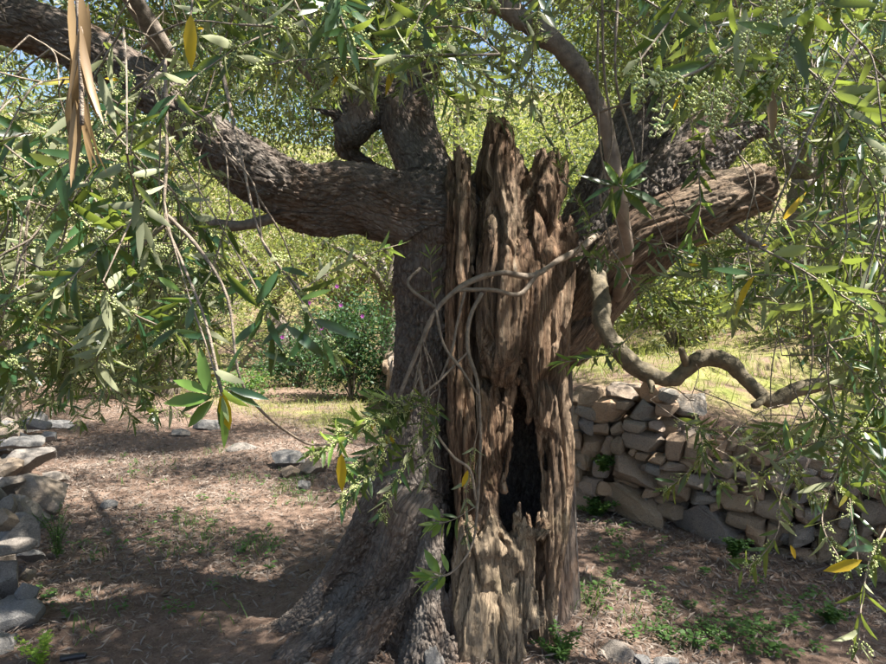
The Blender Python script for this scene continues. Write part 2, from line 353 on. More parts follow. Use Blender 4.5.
# dead heartwood: broken standing slabs
add(DEAD, [(497, 132, 2.98, 9), (499, 165, 3.0, 22), (508, 235, 3.04, 44), (507, 300, 3.05, 49), (510, 400, 3.06, 52), (508, 520, 3.04, 52), (500, 610, 3.0, 48), (494, 710, 2.98, 54)], 0.04)
add(DEAD, [(459, 145, 2.86, 10), (460, 205, 2.85, 12), (461, 270, 2.84, 13), (459, 340, 2.84, 12), (461, 410, 2.83, 13), (463, 480, 2.82, 14), (466, 560, 2.80, 16)], 0.012)
add(DEAD, [(493, 100, 2.87, 12), (497, 150, 2.86, 16), (500, 200, 2.85, 18), (502, 260, 2.85, 26), (503, 330, 2.86, 27), (500, 372, 2.86, 18)], 0.015)
add(DEAD, [(556, 146, 2.95, 10), (551, 165, 2.94, 16), (546, 190, 2.93, 20), (538, 215, 2.90, 20), (536, 280, 2.88, 22), (538, 350, 2.88, 21), (546, 420, 2.86, 18)], 0.02)
add(DEAD, [(563, 235, 2.92, 14), (556, 300, 2.88, 14), (554, 380, 2.86, 15), (557, 450, 2.86, 15), (553, 510, 2.86, 16), (547, 570, 2.88, 15), (540, 640, 2.88, 15), (538, 720, 2.88, 22)], 0.015)
add(DEAD, [(484, 395, 2.84, 11), (487, 440, 2.83, 12), (489, 490, 2.81, 13), (488, 540, 2.79, 20)], 0.015)
SLAB = list(range(len(PARTS), len(PARTS) + 7))
add(DEAD, [(484, 552, 2.78, 31), (486, 610, 2.76, 36), (486, 720, 2.74, 44)], 0.015, 0.55)
for a in ([(470, 545, 2.74, 12), (466, 522, 2.73, 5)], [(488, 545, 2.73, 12), (491, 516, 2.72, 5)], [(505, 550, 2.74, 11), (503, 526, 2.74, 4)],
          [(520, 560, 2.76, 10), (519, 512, 2.77, 5)], [(519, 528, 2.75, 5), (542, 536, 2.74, 4)], [(530, 620, 2.76, 12), (527, 545, 2.78, 8)]): add(DEAD, a, 0.012)
# limbs
add(LEFT, [(450, 215, 3.0, 38), (402, 208, 2.95, 37), (352, 194, 2.88, 30), (300, 192, 2.82, 27), (250, 170, 2.76, 29), (205, 133, 2.72, 25), (150, 86, 2.68, 24), (80, 46, 2.62, 24), (0, 18, 2.56, 24), (-110, -10, 2.5, 24)], 0.06)
add(LEFT, [(360, 215, 2.9, 20), (318, 218, 2.84, 18), (288, 212, 2.8, 14)], 0.05)
add(UP, [(434, 200, 3.08, 34), (420, 158, 3.12, 29), (408, 120, 3.14, 27), (416, 86, 3.14, 20), (430, 44, 3.12, 15), (438, -30, 3.08, 13)], 0.05)
add(UP, [(406, 125, 3.14, 23), (384, 94, 3.14, 16), (364, 100, 3.13, 18)], 0.03)
add(BURL, [(322, 82, 3.14, 9), (345, 98, 3.13, 13), (360, 114, 3.12, 20), (352, 130, 3.12, 18)], 0.03)
add(BURL, [(350, 132, 3.13, 12), (344, 148, 3.15, 9), (362, 160, 3.2, 8), (380, 172, 3.24, 8)], 0.02)
add(BURL, [(345, 118, 3.1, 8), (326, 112, 3.08, 5), (310, 108, 3.06, 3)], 0.02)
add(RLOW, [(570, 340, 3.02, 26), (606, 282, 2.98, 32), (650, 238, 2.92, 34), (700, 208, 2.86, 30), (740, 193, 2.82, 25), (768, 186, 2.80, 22)], 0.04)
add(RUP, [(650, 226, 2.98, 32), (684, 172, 2.98, 34), (712, 140, 3.0, 30), (746, 118, 3.02, 24), (800, 112, 3.05, 20), (890, 96, 3.1, 17), (1000, 60, 3.1, 14)], 0.04)
add(RBACK, [(575, 270, 3.16, 34), (604, 205, 3.18, 32), (632, 145, 3.2, 30), (662, 82, 3.22, 27), (694, 15, 3.22, 24), (720, -60, 3.2, 21)], 0.03)
CUTS = []
def cut(pts, k=0.012): CUTS.append(chain(pts, k))
SPL = [[(511, 420, 2.83, 2.2), (509, 450, 2.83, 2.5), (503, 490, 2.81, 4)], [(538, 430, 2.83, 2), (543, 480, 2.83, 3), (540, 525, 2.80, 5)], [(519, 505, 2.79, 2.5), (517, 535, 2.78, 6)],
       [(526, 515, 2.80, 2.5), (529, 548, 2.79, 7)], [(528, 360, 2.84, 7), (530, 400, 2.83, 4), (528, 425, 2.84, 2)], [(517, 527, 2.76, 4), (530, 532, 2.75, 4.5), (545, 528, 2.78, 5)]]
SPL = [chain(q, 0.012) for q in SPL]
def big_cut(x, y, d, r): CUTS.append((np.array([np.append(at(x, y, d), r * d * PXM), np.append(at(x, y + 0.5, d), r * d * PXM)]), 0.006, 1.0))
big_cut(440, 110, 2.85, 50); big_cut(525, 75, 2.86, 52); big_cut(482, 64, 2.86, 58); big_cut(553, 120, 2.94, 40); big_cut(905, 172, 2.80, 136)
for d, e in ((2.70, 1), (2.78, 1), (2.86, 1.05), (2.94, 1.2), (3.04, 1.4), (3.14, 1.4)):     # the long hollow and the smaller holes
    cut([(516, 368, d, 4 * e), (520, 395, d, 8 * e), (522, 415, d, 13 * e), (525, 440, d, 18 * e), (523, 475, d, 24 * e), (517, 508, d, 22 * e), (513, 532, d, 8 * e)])
    cut([(499, 374, d, 5), (502, 388, d, 6.5), (504, 410, d, 4), (508, 440, d, 5)])
for d in (2.70, 2.76, 2.82): cut([(517, 530, d, 4), (513, 580, d, 3.5), (516, 660, d, 3)], 0.006)
for d in (2.76, 2.84, 2.92):
    cut([(479, 140, d, 7), (482, 190, d, 8), (482, 240, d, 6.5), (479, 275, d, 3)], 0.006)
    cut([(517, 118, d, 8), (523, 150, d, 9), (522, 190, d, 7), (517, 240, d, 4)], 0.006)
    cut([(470, 265, d, 4), (471, 320, d, 5.5), (473, 380, d, 6), (475, 440, d, 7), (474, 500, d, 6), (473, 525, d, 3)], 0.006)
    cut([(549, 430, d, 4), (544, 500, d, 6.5), (537, 560, d, 6), (532, 640, d, 6), (530, 720, d, 6)], 0.006)
    cut([(535, 290, d, 3), (531, 350, d, 5.5), (533, 400, d, 5)], 0.006)
    cut([(549, 240, d, 3), (547, 330, d, 4), (546, 400, d, 4)], 0.006)
    cut([(520, 300, d, 1.5), (517, 345, d, 3), (517, 372, d, 4)], 0.006)
for d in (2.64, 2.72, 2.80, 2.88):
    cut([(446, 420, d, 3), (449, 480, d, 8), (449, 540, d, 10), (447, 610, d, 8), (447, 720, d, 7)], 0.01)
for d, e in ((2.58, 1.2), (2.66, 1.2), (2.73, 1)):
    cut([(436, 470, d, 2), (420, 530, d, 7 * e), (394, 578, d, 9 * e), (360, 612, d, 9 * e), (330, 645, d, 9 * e), (305, 690, d, 9 * e)], 0.05)
    cut([(428, 570, d, 2), (404, 620, d, 6 * e), (386, 670, d, 8 * e), (375, 720, d, 9 * e)], 0.05)
    cut([(396, 470, d + .08, 2), (372, 540, d + .1, 5 * e), (335, 596, d + .14, 6 * e), (300, 626, d + .14, 5 * e)], 0.03)
for d in (2.78, 2.82, 2.86): cut([(775, 186, d, 12), (752, 189, d, 5)], 0.01)

def seg_d(P, a, b, sy):
    pa = P - a[:3]; ba = b[:3] - a[:3]; t = np.clip((pa @ ba) / (ba @ ba), 0, 1)
    q = pa - t[..., None] * ba
    if sy != 1.0: q = q * np.array([1, 1 / sy, 1], np.float32)
    return np.sqrt((q * q).sum(-1)) - (a[3] + t * (b[3] - a[3])), t
def make_wood():
    h = 0.0118; lo = np.array([-2.12, 2.34, -0.2]); hi = np.array([2.2, 3.75, 2.72]); n = np.ceil((hi - lo) / h).astype(int) + 1
    G = np.full(tuple(n), 0.3, np.float32)
    def block(a, b, pad):
        mn = np.minimum(a[:3] - a[3], b[:3] - b[3]) - pad; mx = np.maximum(a[:3] + a[3], b[:3] + b[3]) + pad
        i0 = np.clip(((mn - lo) / h).astype(int), 0, n - 1); i1 = np.clip(((mx - lo) / h).astype(int) + 2, 1, n)
        sl_ = tuple(slice(p, q) for p, q in zip(i0, i1))
        ax = [(lo[q] + np.arange(i0[q], i1[q]) * h).astype(np.float32) for q in range(3)]
        return sl_, np.stack(np.meshgrid(*ax, indexing='ij'), -1)
    def apply(C, k, sy, sub):
        mn = np.min(C[:, :3] - C[:, 3:], 0) - 0.07; mx = np.max(C[:, :3] + C[:, 3:], 0) + 0.07
        i0 = np.clip(((mn - lo) / h).astype(int), 0, n - 1); i1 = np.clip(((mx - lo) / h).astype(int) + 2, 1, n)
        T = np.full(tuple(i1 - i0), 0.3, np.float32); Cf = C.astype(np.float32)
        for a, b in zip(Cf[:-1], Cf[1:]):
            sl_, P = block(a, b, 0.06); d, _ = seg_d(P, a, b, sy)
            loc = tuple(slice(q.start - p, q.stop - p) for q, p in zip(sl_, i0)); T[loc] = np.minimum(T[loc], d)
        sl_ = tuple(slice(p, q) for p, q in zip(i0, i1)); f = G[sl_]
        if sub: T = -T; hh = np.maximum(k - np.abs(f - T), 0) / k; G[sl_] = np.maximum(f, T) + hh * hh * k * 0.25
        else: hh = np.maximum(k - np.abs(f - T), 0) / k; G[sl_] = np.minimum(f, T) - hh * hh * k * 0.25
    for g, (C, k, sy) in PARTS: apply(C, k, sy, False)
    for C, k, sy in CUTS: apply(C, k, sy, True)
    for C, k, sy in SPL: apply(C, k, sy, False)
    G[0] = G[-1] = 0.3; G[:, 0] = G[:, -1] = 0.3; G[:, :, 0] = G[:, :, -1] = 0.3
    # surface nets
    I = G < 0; m = np.zeros(tuple(n - 1), np.int8)
    for dx in (0, 1):
        for dy in (0, 1):
            for dz in (0, 1): m += I[dx:n[0] - 1 + dx, dy:n[1] - 1 + dy, dz:n[2] - 1 + dz]
    cells = np.argwhere((m > 0) & (m < 8)); M = len(cells)
    idx = np.full(tuple(n - 1), -1, np.int32); idx[tuple(cells.T)] = np.arange(M)
    acc = np.zeros((M, 3), np.float32); cnt = np.zeros(M, np.float32)
    cor = [(x, y, z) for x in (0, 1) for y in (0, 1) for z in (0, 1)]
    for a in cor:
        for ax in range(3):
            if a[ax]: continue
            b = list(a); b[ax] = 1
            fa = G[tuple((cells + a).T)]; fb = G[tuple((cells + b).T)]; c = (fa < 0) != (fb < 0)
            t = np.where(c, fa / np.where(c, fa - fb, 1), 0); p = np.tile(np.array(a, np.float32), (M, 1)); p[:, ax] = t
            acc += p * c[:, None]; cnt += c
    V = lo + (cells + acc / cnt[:, None]) * h
    Q = []
    for ax in range(3):
        u, v = (ax + 1) % 3, (ax + 2) % 3
        s0 = [slice(1, -1)] * 3; s1 = [slice(1, -1)] * 3; s0[ax] = slice(0, -1); s1[ax] = slice(1, None)
        A = I[tuple(s0)]; B = I[tuple(s1)]; e = np.argwhere(A != B); o = np.ones(3, int); o[ax] = 0; e = e + o
        ins = I[tuple(e.T)]
        def cell(du, dv):
            c = e.copy(); c[:, u] -= du; c[:, v] -= dv; return idx[tuple(c.T)]
        q = np.stack([cell(1, 1), cell(0, 1), cell(0, 0), cell(1, 0)], -1)
        q[~ins] = q[~ins][:, ::-1]; Q.append(q)
    Q = np.concatenate(Q); Q = Q[V[Q[:, 0], 2] > -0.06]
    u_, iv = np.unique(Q, return_inverse=True); return V[u_], iv.reshape(Q.shape)
def edges_of(Q):
    e = np.sort(np.concatenate([Q[:, [0, 1]], Q[:, [1, 2]], Q[:, [2, 3]], Q[:, [3, 0]]]), 1).astype(np.int64); m = int(Q.max()) + 1
    k, inv = np.unique(e[:, 0] * m + e[:, 1], return_inverse=True); return np.stack([k // m, k % m], -1), inv
def smooth_v(V, E, n, a=0.5):
    deg = np.bincount(E.ravel(), minlength=len(V)).astype(float)[:, None]
    for _ in range(n):
        S = np.stack([np.bincount(E[:, 0], V[E[:, 1], c], len(V)) + np.bincount(E[:, 1], V[E[:, 0], c], len(V)) for c in range(3)], -1)
        V = V * (1 - a) + a * S / np.maximum(deg, 1)
    return V
def normals(V, Q):
    n = np.cross(V[Q[:, 2]] - V[Q[:, 0]], V[Q[:, 3]] - V[Q[:, 1]]); N = np.zeros_like(V)
    for c in range(3):
        N[:, c] = sum(np.bincount(Q[:, k], n[:, c], len(V)) for k in range(4))
    return unit(N)

tree = empty('olive_tree', (0.0, 3.0, 0.0), 'ancient olive tree with hollow split trunk and sprawling limbs filling the picture', 'olive tree')
TO = np.array([0.0, 3.0, 0.0])
def wood_parts():
    V, Q = make_wood(); E, inv = edges_of(Q); V = smooth_v(V, E, 2)
    # one linear subdivision, then a light smoothing
    nV, nE = len(V), len(E); mid = (V[E[:, 0]] + V[E[:, 1]]) / 2; cen = V[Q].mean(1); nq = len(Q)
    e = inv.reshape(4, nq) + nV; c = nV + nE + np.arange(nq)
    Q2 = np.concatenate([np.stack([Q[:, k], e[k], c, e[(k + 3) % 4]], -1) for k in range(4)])
    V = np.concatenate([V, mid, cen]); E2 = edges_of(Q2)[0]; V = smooth_v(V, E2, 2); N = normals(V, Q2)
    # nearest chain: group, grain coordinates
    PARTS_ = PARTS + [(DEAD, c) for c in SPL]
    best = np.full(len(V), 9.0); grp = np.zeros(len(V), int); chn = np.zeros(len(V), int); G = np.zeros((len(V), 3)); dl = np.full(len(V), 9.0); dd = np.full(len(V), 9.0)
    Vf = V.astype(np.float32)
    for ci, (g, (C, k, sy)) in enumerate(PARTS_):
        ax = unit(C[-1, :3] - C[0, :3]); u = unit(np.cross(ax, [0.2, 0.9, 0.1])); v = np.cross(ax, u); s0 = ci * 1.7
        for a, b in zip(C[:-1], C[1:]):
            L = np.linalg.norm(b[:3] - a[:3])
            mn = np.minimum(a[:3] - a[3], b[:3] - b[3]) - 0.12; mx = np.maximum(a[:3] + a[3], b[:3] + b[3]) + 0.12
            ii = np.nonzero(((Vf > mn) & (Vf < mx)).all(1))[0]
            d, t = seg_d(Vf[ii], a.astype(np.float32), b.astype(np.float32), sy)
            if g == DEAD: dd[ii] = np.minimum(dd[ii], d)
            else: dl[ii] = np.minimum(dl[ii], d)
            mk = d < best[ii]; jj = ii[mk]; best[jj] = d[mk]; grp[jj] = g; chn[jj] = ci
            if g in (LIVE, DEAD): G[jj] = V[jj]
    for ci, (g, (C, k, sy)) in enumerate(PARTS):
        if g == DEAD: continue
        ii = np.nonzero((chn == ci))[0]
        if not len(ii): continue
        P = Vf[ii]; Wt = np.zeros(len(ii)); Tt = np.zeros(len(ii)); Ct = np.zeros((len(ii), 3)); s0 = ci * 1.7
        ax = unit(C[-1, :3] - C[0, :3]); u = unit(np.cross(ax, [0.2, 0.9, 0.1])); v = np.cross(ax, u)
        for a, b in zip(C[:-1], C[1:]):
            ba = b[:3] - a[:3]; L = np.linalg.norm(ba); t = np.clip(((P - a[:3]) @ ba) / (ba @ ba), 0, 1); c = a[:3] + t[:, None] * ba
            w_ = np.exp(-((P - c) ** 2).sum(1) / (0.0016)); w_ += 1e-30; Wt += w_; Tt += w_ * (s0 + t * L); Ct += w_[:, None] * c; s0 += L
        q = P - Ct / Wt[:, None]; G[ii] = np.stack([q @ u + ci * 1.7, q @ v, Tt / Wt], -1)
    # roots: let the trunk grain lean outwards with the roots
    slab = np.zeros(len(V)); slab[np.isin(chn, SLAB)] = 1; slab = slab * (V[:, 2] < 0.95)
    dead = sstep(-0.012, 0.012, dl - dd)
    dead = np.where(grp == RLOW, np.maximum(dead, 0.75), dead)
    g = G.astype(np.float32)
    # relief: bark plates
    warp = np.stack([fbm(g * 14, 31, 3), fbm(g * 14, 47, 3), fbm(g * 14, 53, 3)], -1)
    wb = g * np.array([46, 46, 19], np.float32) + warp * 0.9
    f1, f2 = worley(wb, 7); plate = sstep(0.0, 0.30, f2 - f1)
    wb2 = g * np.array([95, 95, 42], np.float32) + warp * 1.5
    f3, f4 = worley(wb2, 77); plate2 = sstep(0.0, 0.4, f4 - f3)
    lump = fbm(g * np.array([7, 7, 3.2], np.float32), 3, 3)
    amp = 0.25 + 1.0 * sstep(-0.25, 0.35, fbm(g * np.array([5, 5, 3], np.float32), 61, 3))
    bark = 0.030 * lump + amp * 0.0105 * (plate - 0.7) + (0.4 + 0.6 * amp) * 0.0062 * (plate2 - 0.6) + 0.006 * fbm(g * 45, 8, 3)
    # relief: weathered fibres, long splits
    tw = g.copy(); tw[:, 0] += 0.055 * vnoise(g * np.array([4, 4, 2.2], np.float32), 91) + 0.02 * vnoise(g * np.array([12, 12, 6], np.float32), 92) + 0.05 * g[:, 2] * 0.3
    r1 = 1 - np.abs(vnoise(tw * np.array([22, 22, 1.6], np.float32), 12)); r2 = 1 - np.abs(vnoise(tw * np.array([55, 55, 3.5], np.float32), 22))
    r3 = vnoise(tw * np.array([120, 120, 7], np.float32), 32)
    split = np.abs(vnoise(tw * np.array([13, 13, 1.3], np.float32), 62)); split = 1 - sstep(0.0, 0.11, split)
    split2 = 1 - sstep(0.0, 0.12, np.abs(vnoise(tw * np.array([31, 31, 2.6], np.float32), 66)))
    wood = 0.022 * (r1 - 0.6) + 0.011 * (r2 - 0.6) + 0.0035 * r3 - 0.036 * split - 0.014 * split2 + 0.014 * fbm(g * np.array([9, 9, 3], np.float32), 5, 3)
    wood += 0.0035 * fbm(g * 60, 9, 2)
    V = V + N * (bark * (1 - dead) + wood * dead)[:, None]
    V[:, 2] += dead * np.clip(N[:, 2] - 0.35, 0, 0.5) * 0.11 * vnoise((V * np.array([48, 48, 1])).astype(np.float32), 15) * (V[:, 2] > 0.3) * (grp == DEAD)
    V = smooth_v(V, E2, 1, 0.15); N = normals(V, Q2)
    qg = grp[Q2[:, 0]]
    names = {LIVE: ('trunk', 'gnarled live trunk with dark plated bark and spreading roots'), DEAD: ('dead_heartwood', 'bare weathered brown heartwood with splits and a long dark hollow'),
             LEFT: ('limb', 'thick limb reaching left'), UP: ('limb', 'dark limb rising behind the left limb'), BURL: ('burl', 'knobbly burl on the rising limb'),
             RLOW: ('limb', 'split grey limb stub cut off short on the right'), RUP: ('limb', 'dark limb running out to the upper right'), RBACK: ('limb', 'dark rear limb rising to the right')}
    for gi, (nm, lab) in names.items():
        q = Q2[qg == gi]
        if not len(q): continue
        used, iv = np.unique(q, return_inverse=True); me = build_mesh(nm, V[used] - TO, [iv.reshape(q.shape)])
        a = me.attributes.new('grain', 'FLOAT_VECTOR', 'POINT'); a.data.foreach_set('vector', G[used].astype(np.float32).ravel())
        a = me.attributes.new('dead', 'FLOAT', 'POINT'); a.data.foreach_set('value', dead[used].astype(np.float32))
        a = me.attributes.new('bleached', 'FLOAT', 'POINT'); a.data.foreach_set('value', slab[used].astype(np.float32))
        me.normals_split_custom_set_from_vertices(N[used])
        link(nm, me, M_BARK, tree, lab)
wood_parts(); print('wood_parts', round(time.time() - T0, 1))

# ---------------------------------------------------------------- branches and twigs of the olive
SCAF = []                                            # points of wood that sprays can grow from
def px(pts): return np.array([at(x, y, d) for x, y, d in pts])
def branch(name, P, r0, r1, mat, rough=0.12, k=10, n=10, label=None, scaf=True):
    C = catmull(P, n); R = np.linspace(r0, r1, len(C)); a = Acc(); tt = np.concatenate([[0], np.cumsum(np.linalg.norm(np.diff(C, axis=0), axis=1))]) / (0.045 + 1.5 * r0); R = R * (1 + 0.16 * vnoise(np.stack([tt, tt * 0 + C[0, 0] * 9, tt * 0], -1), 3) + 0.22 * np.maximum(vnoise(np.stack([tt * .8, tt * 0 + C[0, 0] * 5, tt * 0 + 4], -1), 8) - .45, 0)); a.add(*tube(C, R, k, rough, int(abs(C[0, 0]) * 100)))
    if scaf: SCAF.append(C)
    return link(name, a.mesh(name, True, TO), mat, tree, label)
for g, (C, k_, s_) in PARTS:
    if g in (LEFT, UP, RUP, RBACK): SCAF.append(catmull(C[1:, :3], 5))
branch('branch', px([(612, 312, 3.0), (622, 280, 2.78), (626, 246, 2.58), (617, 190, 2.42), (607, 130, 2.36), (596, 100, 2.33)]), 0.029, 0.024, M_SMOOTH, 0.25, 14, 14, 'smooth grey-brown young branch in front of the right limb')
branch('branch', np.vstack([px([(600, 112, 2.34), (590, 88, 2.32), (572, 60, 2.29), (548, 38, 2.26), (495, 2, 2.2), (440, -30, 2.1)]), [(-0.1, 1.9, 2.95), (-0.5, 1.5, 3.1)]]), 0.026, 0.040, M_BRANCH, 0.34, 14, 14, 'rough dark upper stretch of the young branch')
branch('branch', px([(596, 268, 2.92), (601, 300, 2.75), (604, 328, 2.66), (626, 358, 2.62), (650, 375, 2.6), (674, 379, 2.58), (698, 360, 2.56), (728, 362, 2.54), (752, 386, 2.52), (772, 401, 2.5), (800, 388, 2.48), (840, 384, 2.44), (890, 394, 2.4), (960, 380, 2.3)]), 0.036, 0.021, M_MOSSY, 0.34, 18, 16, 'sinuous low branch looping to the right over the stone wall')
for q_ in ([(688, 368, 2.57), (683, 355, 2.53), (681, 348, 2.52)], [(648, 374, 2.6), (652, 388, 2.56), (651, 393, 2.55)], [(766, 396, 2.5), (757, 404, 2.46), (753, 406, 2.45)]): branch('branch_stub', px(q_), .016, .009, M_MOSSY, .4, 10, 5, scaf=False)
branch('branch', px([(728, 222, 2.84), (745, 238, 2.8), (770, 250, 2.75), (800, 262, 2.7), (850, 250, 2.6)]), 0.016, 0.008, M_BRANCH, 0.15, 8, 8)
branch('branch', px([(288, 212, 2.8), (240, 226, 2.75), (185, 220, 2.7), (120, 232, 2.6)]), 0.025, 0.012, M_BRANCH, 0.2, 8, 8)
branch('branch', px([(320, 82, 3.14), (300, 60, 3.1), (270, 20, 3.0), (250, -40, 2.9)]), 0.035, 0.025, M_BRANCH, 0.2, 10, 8)
over = [  # boughs overhead and around, above the frame
    [(-1.05, 2.68, 2.42), (-1.15, 2.1, 2.72), (-1.2, 1.4, 2.72), (-1.1, 0.8, 2.55)], [(-2.0, 2.5, 2.78), (-2.5, 2.1, 3.0), (-2.6, 1.4, 3.0)],
    [(-2.0, 2.5, 2.78), (-2.8, 3.0, 3.1), (-3.5, 3.3, 3.1)], [(-0.02, 3.08, 3.0), (-0.2, 2.8, 3.3), (-0.35, 2.0, 3.45), (-0.4, 1.2, 3.2), (-0.3, 0.7, 2.95)],
    [(-0.02, 3.08, 3.0), (-0.3, 3.8, 3.4), (-0.8, 4.6, 3.5)], [(1.3, 3.2, 3.15), (1.4, 2.5, 3.2), (1.45, 1.7, 3.05), (1.25, 1.0, 2.75), (1.0, .7, 2.5)],
    [(2.5, 3.1, 2.75), (2.9, 2.6, 2.9), (2.9, 1.8, 2.8)], [(2.5, 3.1, 2.75), (3.1, 3.6, 2.9), (3.5, 4.0, 2.8)],
    [(1.3, 3.2, 3.15), (1.6, 4.0, 3.4), (1.9, 4.8, 3.4)], [(0.1, 2.2, 3.0), (0.3, 1.8, 3.1), (0.5, 1.2, 2.95)],
    [(-0.85, 2.9, 2.75), (-1.2, 3.7, 3.1), (-1.9, 4.4, 3.1)], [(1.3, 3.2, 3.15), (1.25, 3.1, 3.7), (1.6, 2.6, 4.2)], [(-0.02, 3.08, 3.0), (0.1, 3.0, 3.8), (0.4, 2.6, 4.3)]]
for q, P in enumerate(over): branch('bough', np.array(P), 0.04 if q < 9 else 0.032, 0.014, M_BRANCH, 0.15, 8, 8)
# thin bare shoots in front of the trunk
for P, r0, r1 in [([(596, 236, 2.95), (578, 250, 2.72), (556, 262, 2.62), (532, 276, 2.56), (500, 273, 2.5), (466, 284, 2.45), (438, 308, 2.42), (421, 344, 2.40), (409, 372, 2.38), (398, 400, 2.36)], .0135, .007),
                  ([(538, 272, 2.57), (520, 294, 2.53), (492, 290, 2.48), (458, 290, 2.44)], .010, .008),
                  ([(466, 287, 2.45), (457, 325, 2.43), (452, 350, 2.42), (440, 380, 2.40)], .006, .004), ([(482, 293, 2.46), (470, 318, 2.43), (468, 350, 2.41), (478, 385, 2.39), (481, 440, 2.36)], .009, .005),
                  ([(436, 310, 2.41), (444, 345, 2.4), (462, 370, 2.38), (478, 395, 2.37)], .006, .004), ([(481, 440, 2.36), (478, 500, 2.33), (472, 545, 2.30), (452, 572, 2.27), (432, 578, 2.25)], .006, .0025),
                  ([(418, 365, 2.39), (430, 420, 2.33), (452, 455, 2.3), (470, 470, 2.29), (476, 500, 2.28)], .006, .004), ([(470, 350, 2.41), (440, 380, 2.38), (415, 405, 2.3), (390, 470, 2.2)], .005, .003),
                  ([(420, 268, 2.5), (408, 285, 2.46), (436, 308, 2.42)], .005, .006), ([(602, -10, 1.9), (604, 70, 1.95), (612, 140, 2.0), (600, 190, 2.05), (612, 250, 2.1)], .004, .003),
                  ([(618, -10, 1.9), (616, 80, 1.92), (634, 150, 2.0), (640, 215, 2.05)], .004, .0025), ([(598, 20, 1.9), (598, 110, 1.96), (604, 170, 2.0), (626, 260, 2.1)], .0035, .0025),
                  ([(640, 100, 1.9), (600, 112, 2.0), (570, 128, 2.1)], .0035, .0025), ([(165, 60, 1.15), (167, 150, 1.12), (165, 215, 1.1), (182, 262, 1.08), (205, 320, 1.05), (222, 392, 1.02)], .003, .002),
                  ([(165, 225, 1.1), (140, 250, 1.12), (120, 300, 1.15)], .003, .002), ([(167, 215, 1.1), (200, 250, 1.1), (228, 300, 1.1), (245, 390, 1.1), (300, 440, 1.3), (330, 445, 1.4)], .003, .002),
                  ([(220, 60, 1.3), (240, 150, 1.25), (262, 240, 1.2), (300, 290, 1.15)], .0035, .002)]:
    branch('twig', px(P), r0, r1, M_TWIG, 0.14, 7, 8, scaf=len(P) > 4)

# ---------------------------------------------------------------- leaves
LT_U = np.array([0.0, 0.16, 0.42, 0.74, 1.0]); LT_W = np.array([0.10, 0.62, 1.0, 0.70, 0.0])
def leaf_geo(B, D, N, L, W, curve, fold):
    """many leaves at once: base, axis, upper normal, length, half width"""
    n = len(B); S = np.cross(D, N)                   # side
    rows = []
    for u, ww in zip(LT_U, LT_W):
        c = B + D * (L * u)[:, None] + N * (-curve * L * u * u)[:, None]
        if ww == 0: rows.append(c[:, None]); continue
        if u == 0: rows.append(c[:, None]); continue
        e = N * (fold * W * ww)[:, None]
        rows.append(np.stack([c - S * (W * ww)[:, None] + e, c, c + S * (W * ww)[:, None] + e], 1))
    V = np.concatenate(rows, 1); k = V.shape[1]      # 1+3*3+1 = 11
    T = np.array([(0, 2, 1), (0, 3, 2), (7, 8, 10), (8, 9, 10)]); Qd = []
    for r in (1, 4): Qd += [(r, r + 1, r + 4, r + 3), (r + 1, r + 2, r + 5, r + 4)]
    o = (np.arange(n) * k)[:, None, None]
    return V.reshape(-1, 3), (np.array(Qd)[None] + o).reshape(-1, 4), (T[None] + o).reshape(-1, 3)
OCT_V = np.array([(1, 0, 0), (-1, 0, 0), (0, 1, 0), (0, -1, 0), (0, 0, 1), (0, 0, -1)], float)
OCT_T = np.array([(0, 2, 4), (2, 1, 4), (1, 3, 4), (3, 0, 4), (2, 0, 5), (1, 2, 5), (3, 1, 5), (0, 3, 5)])

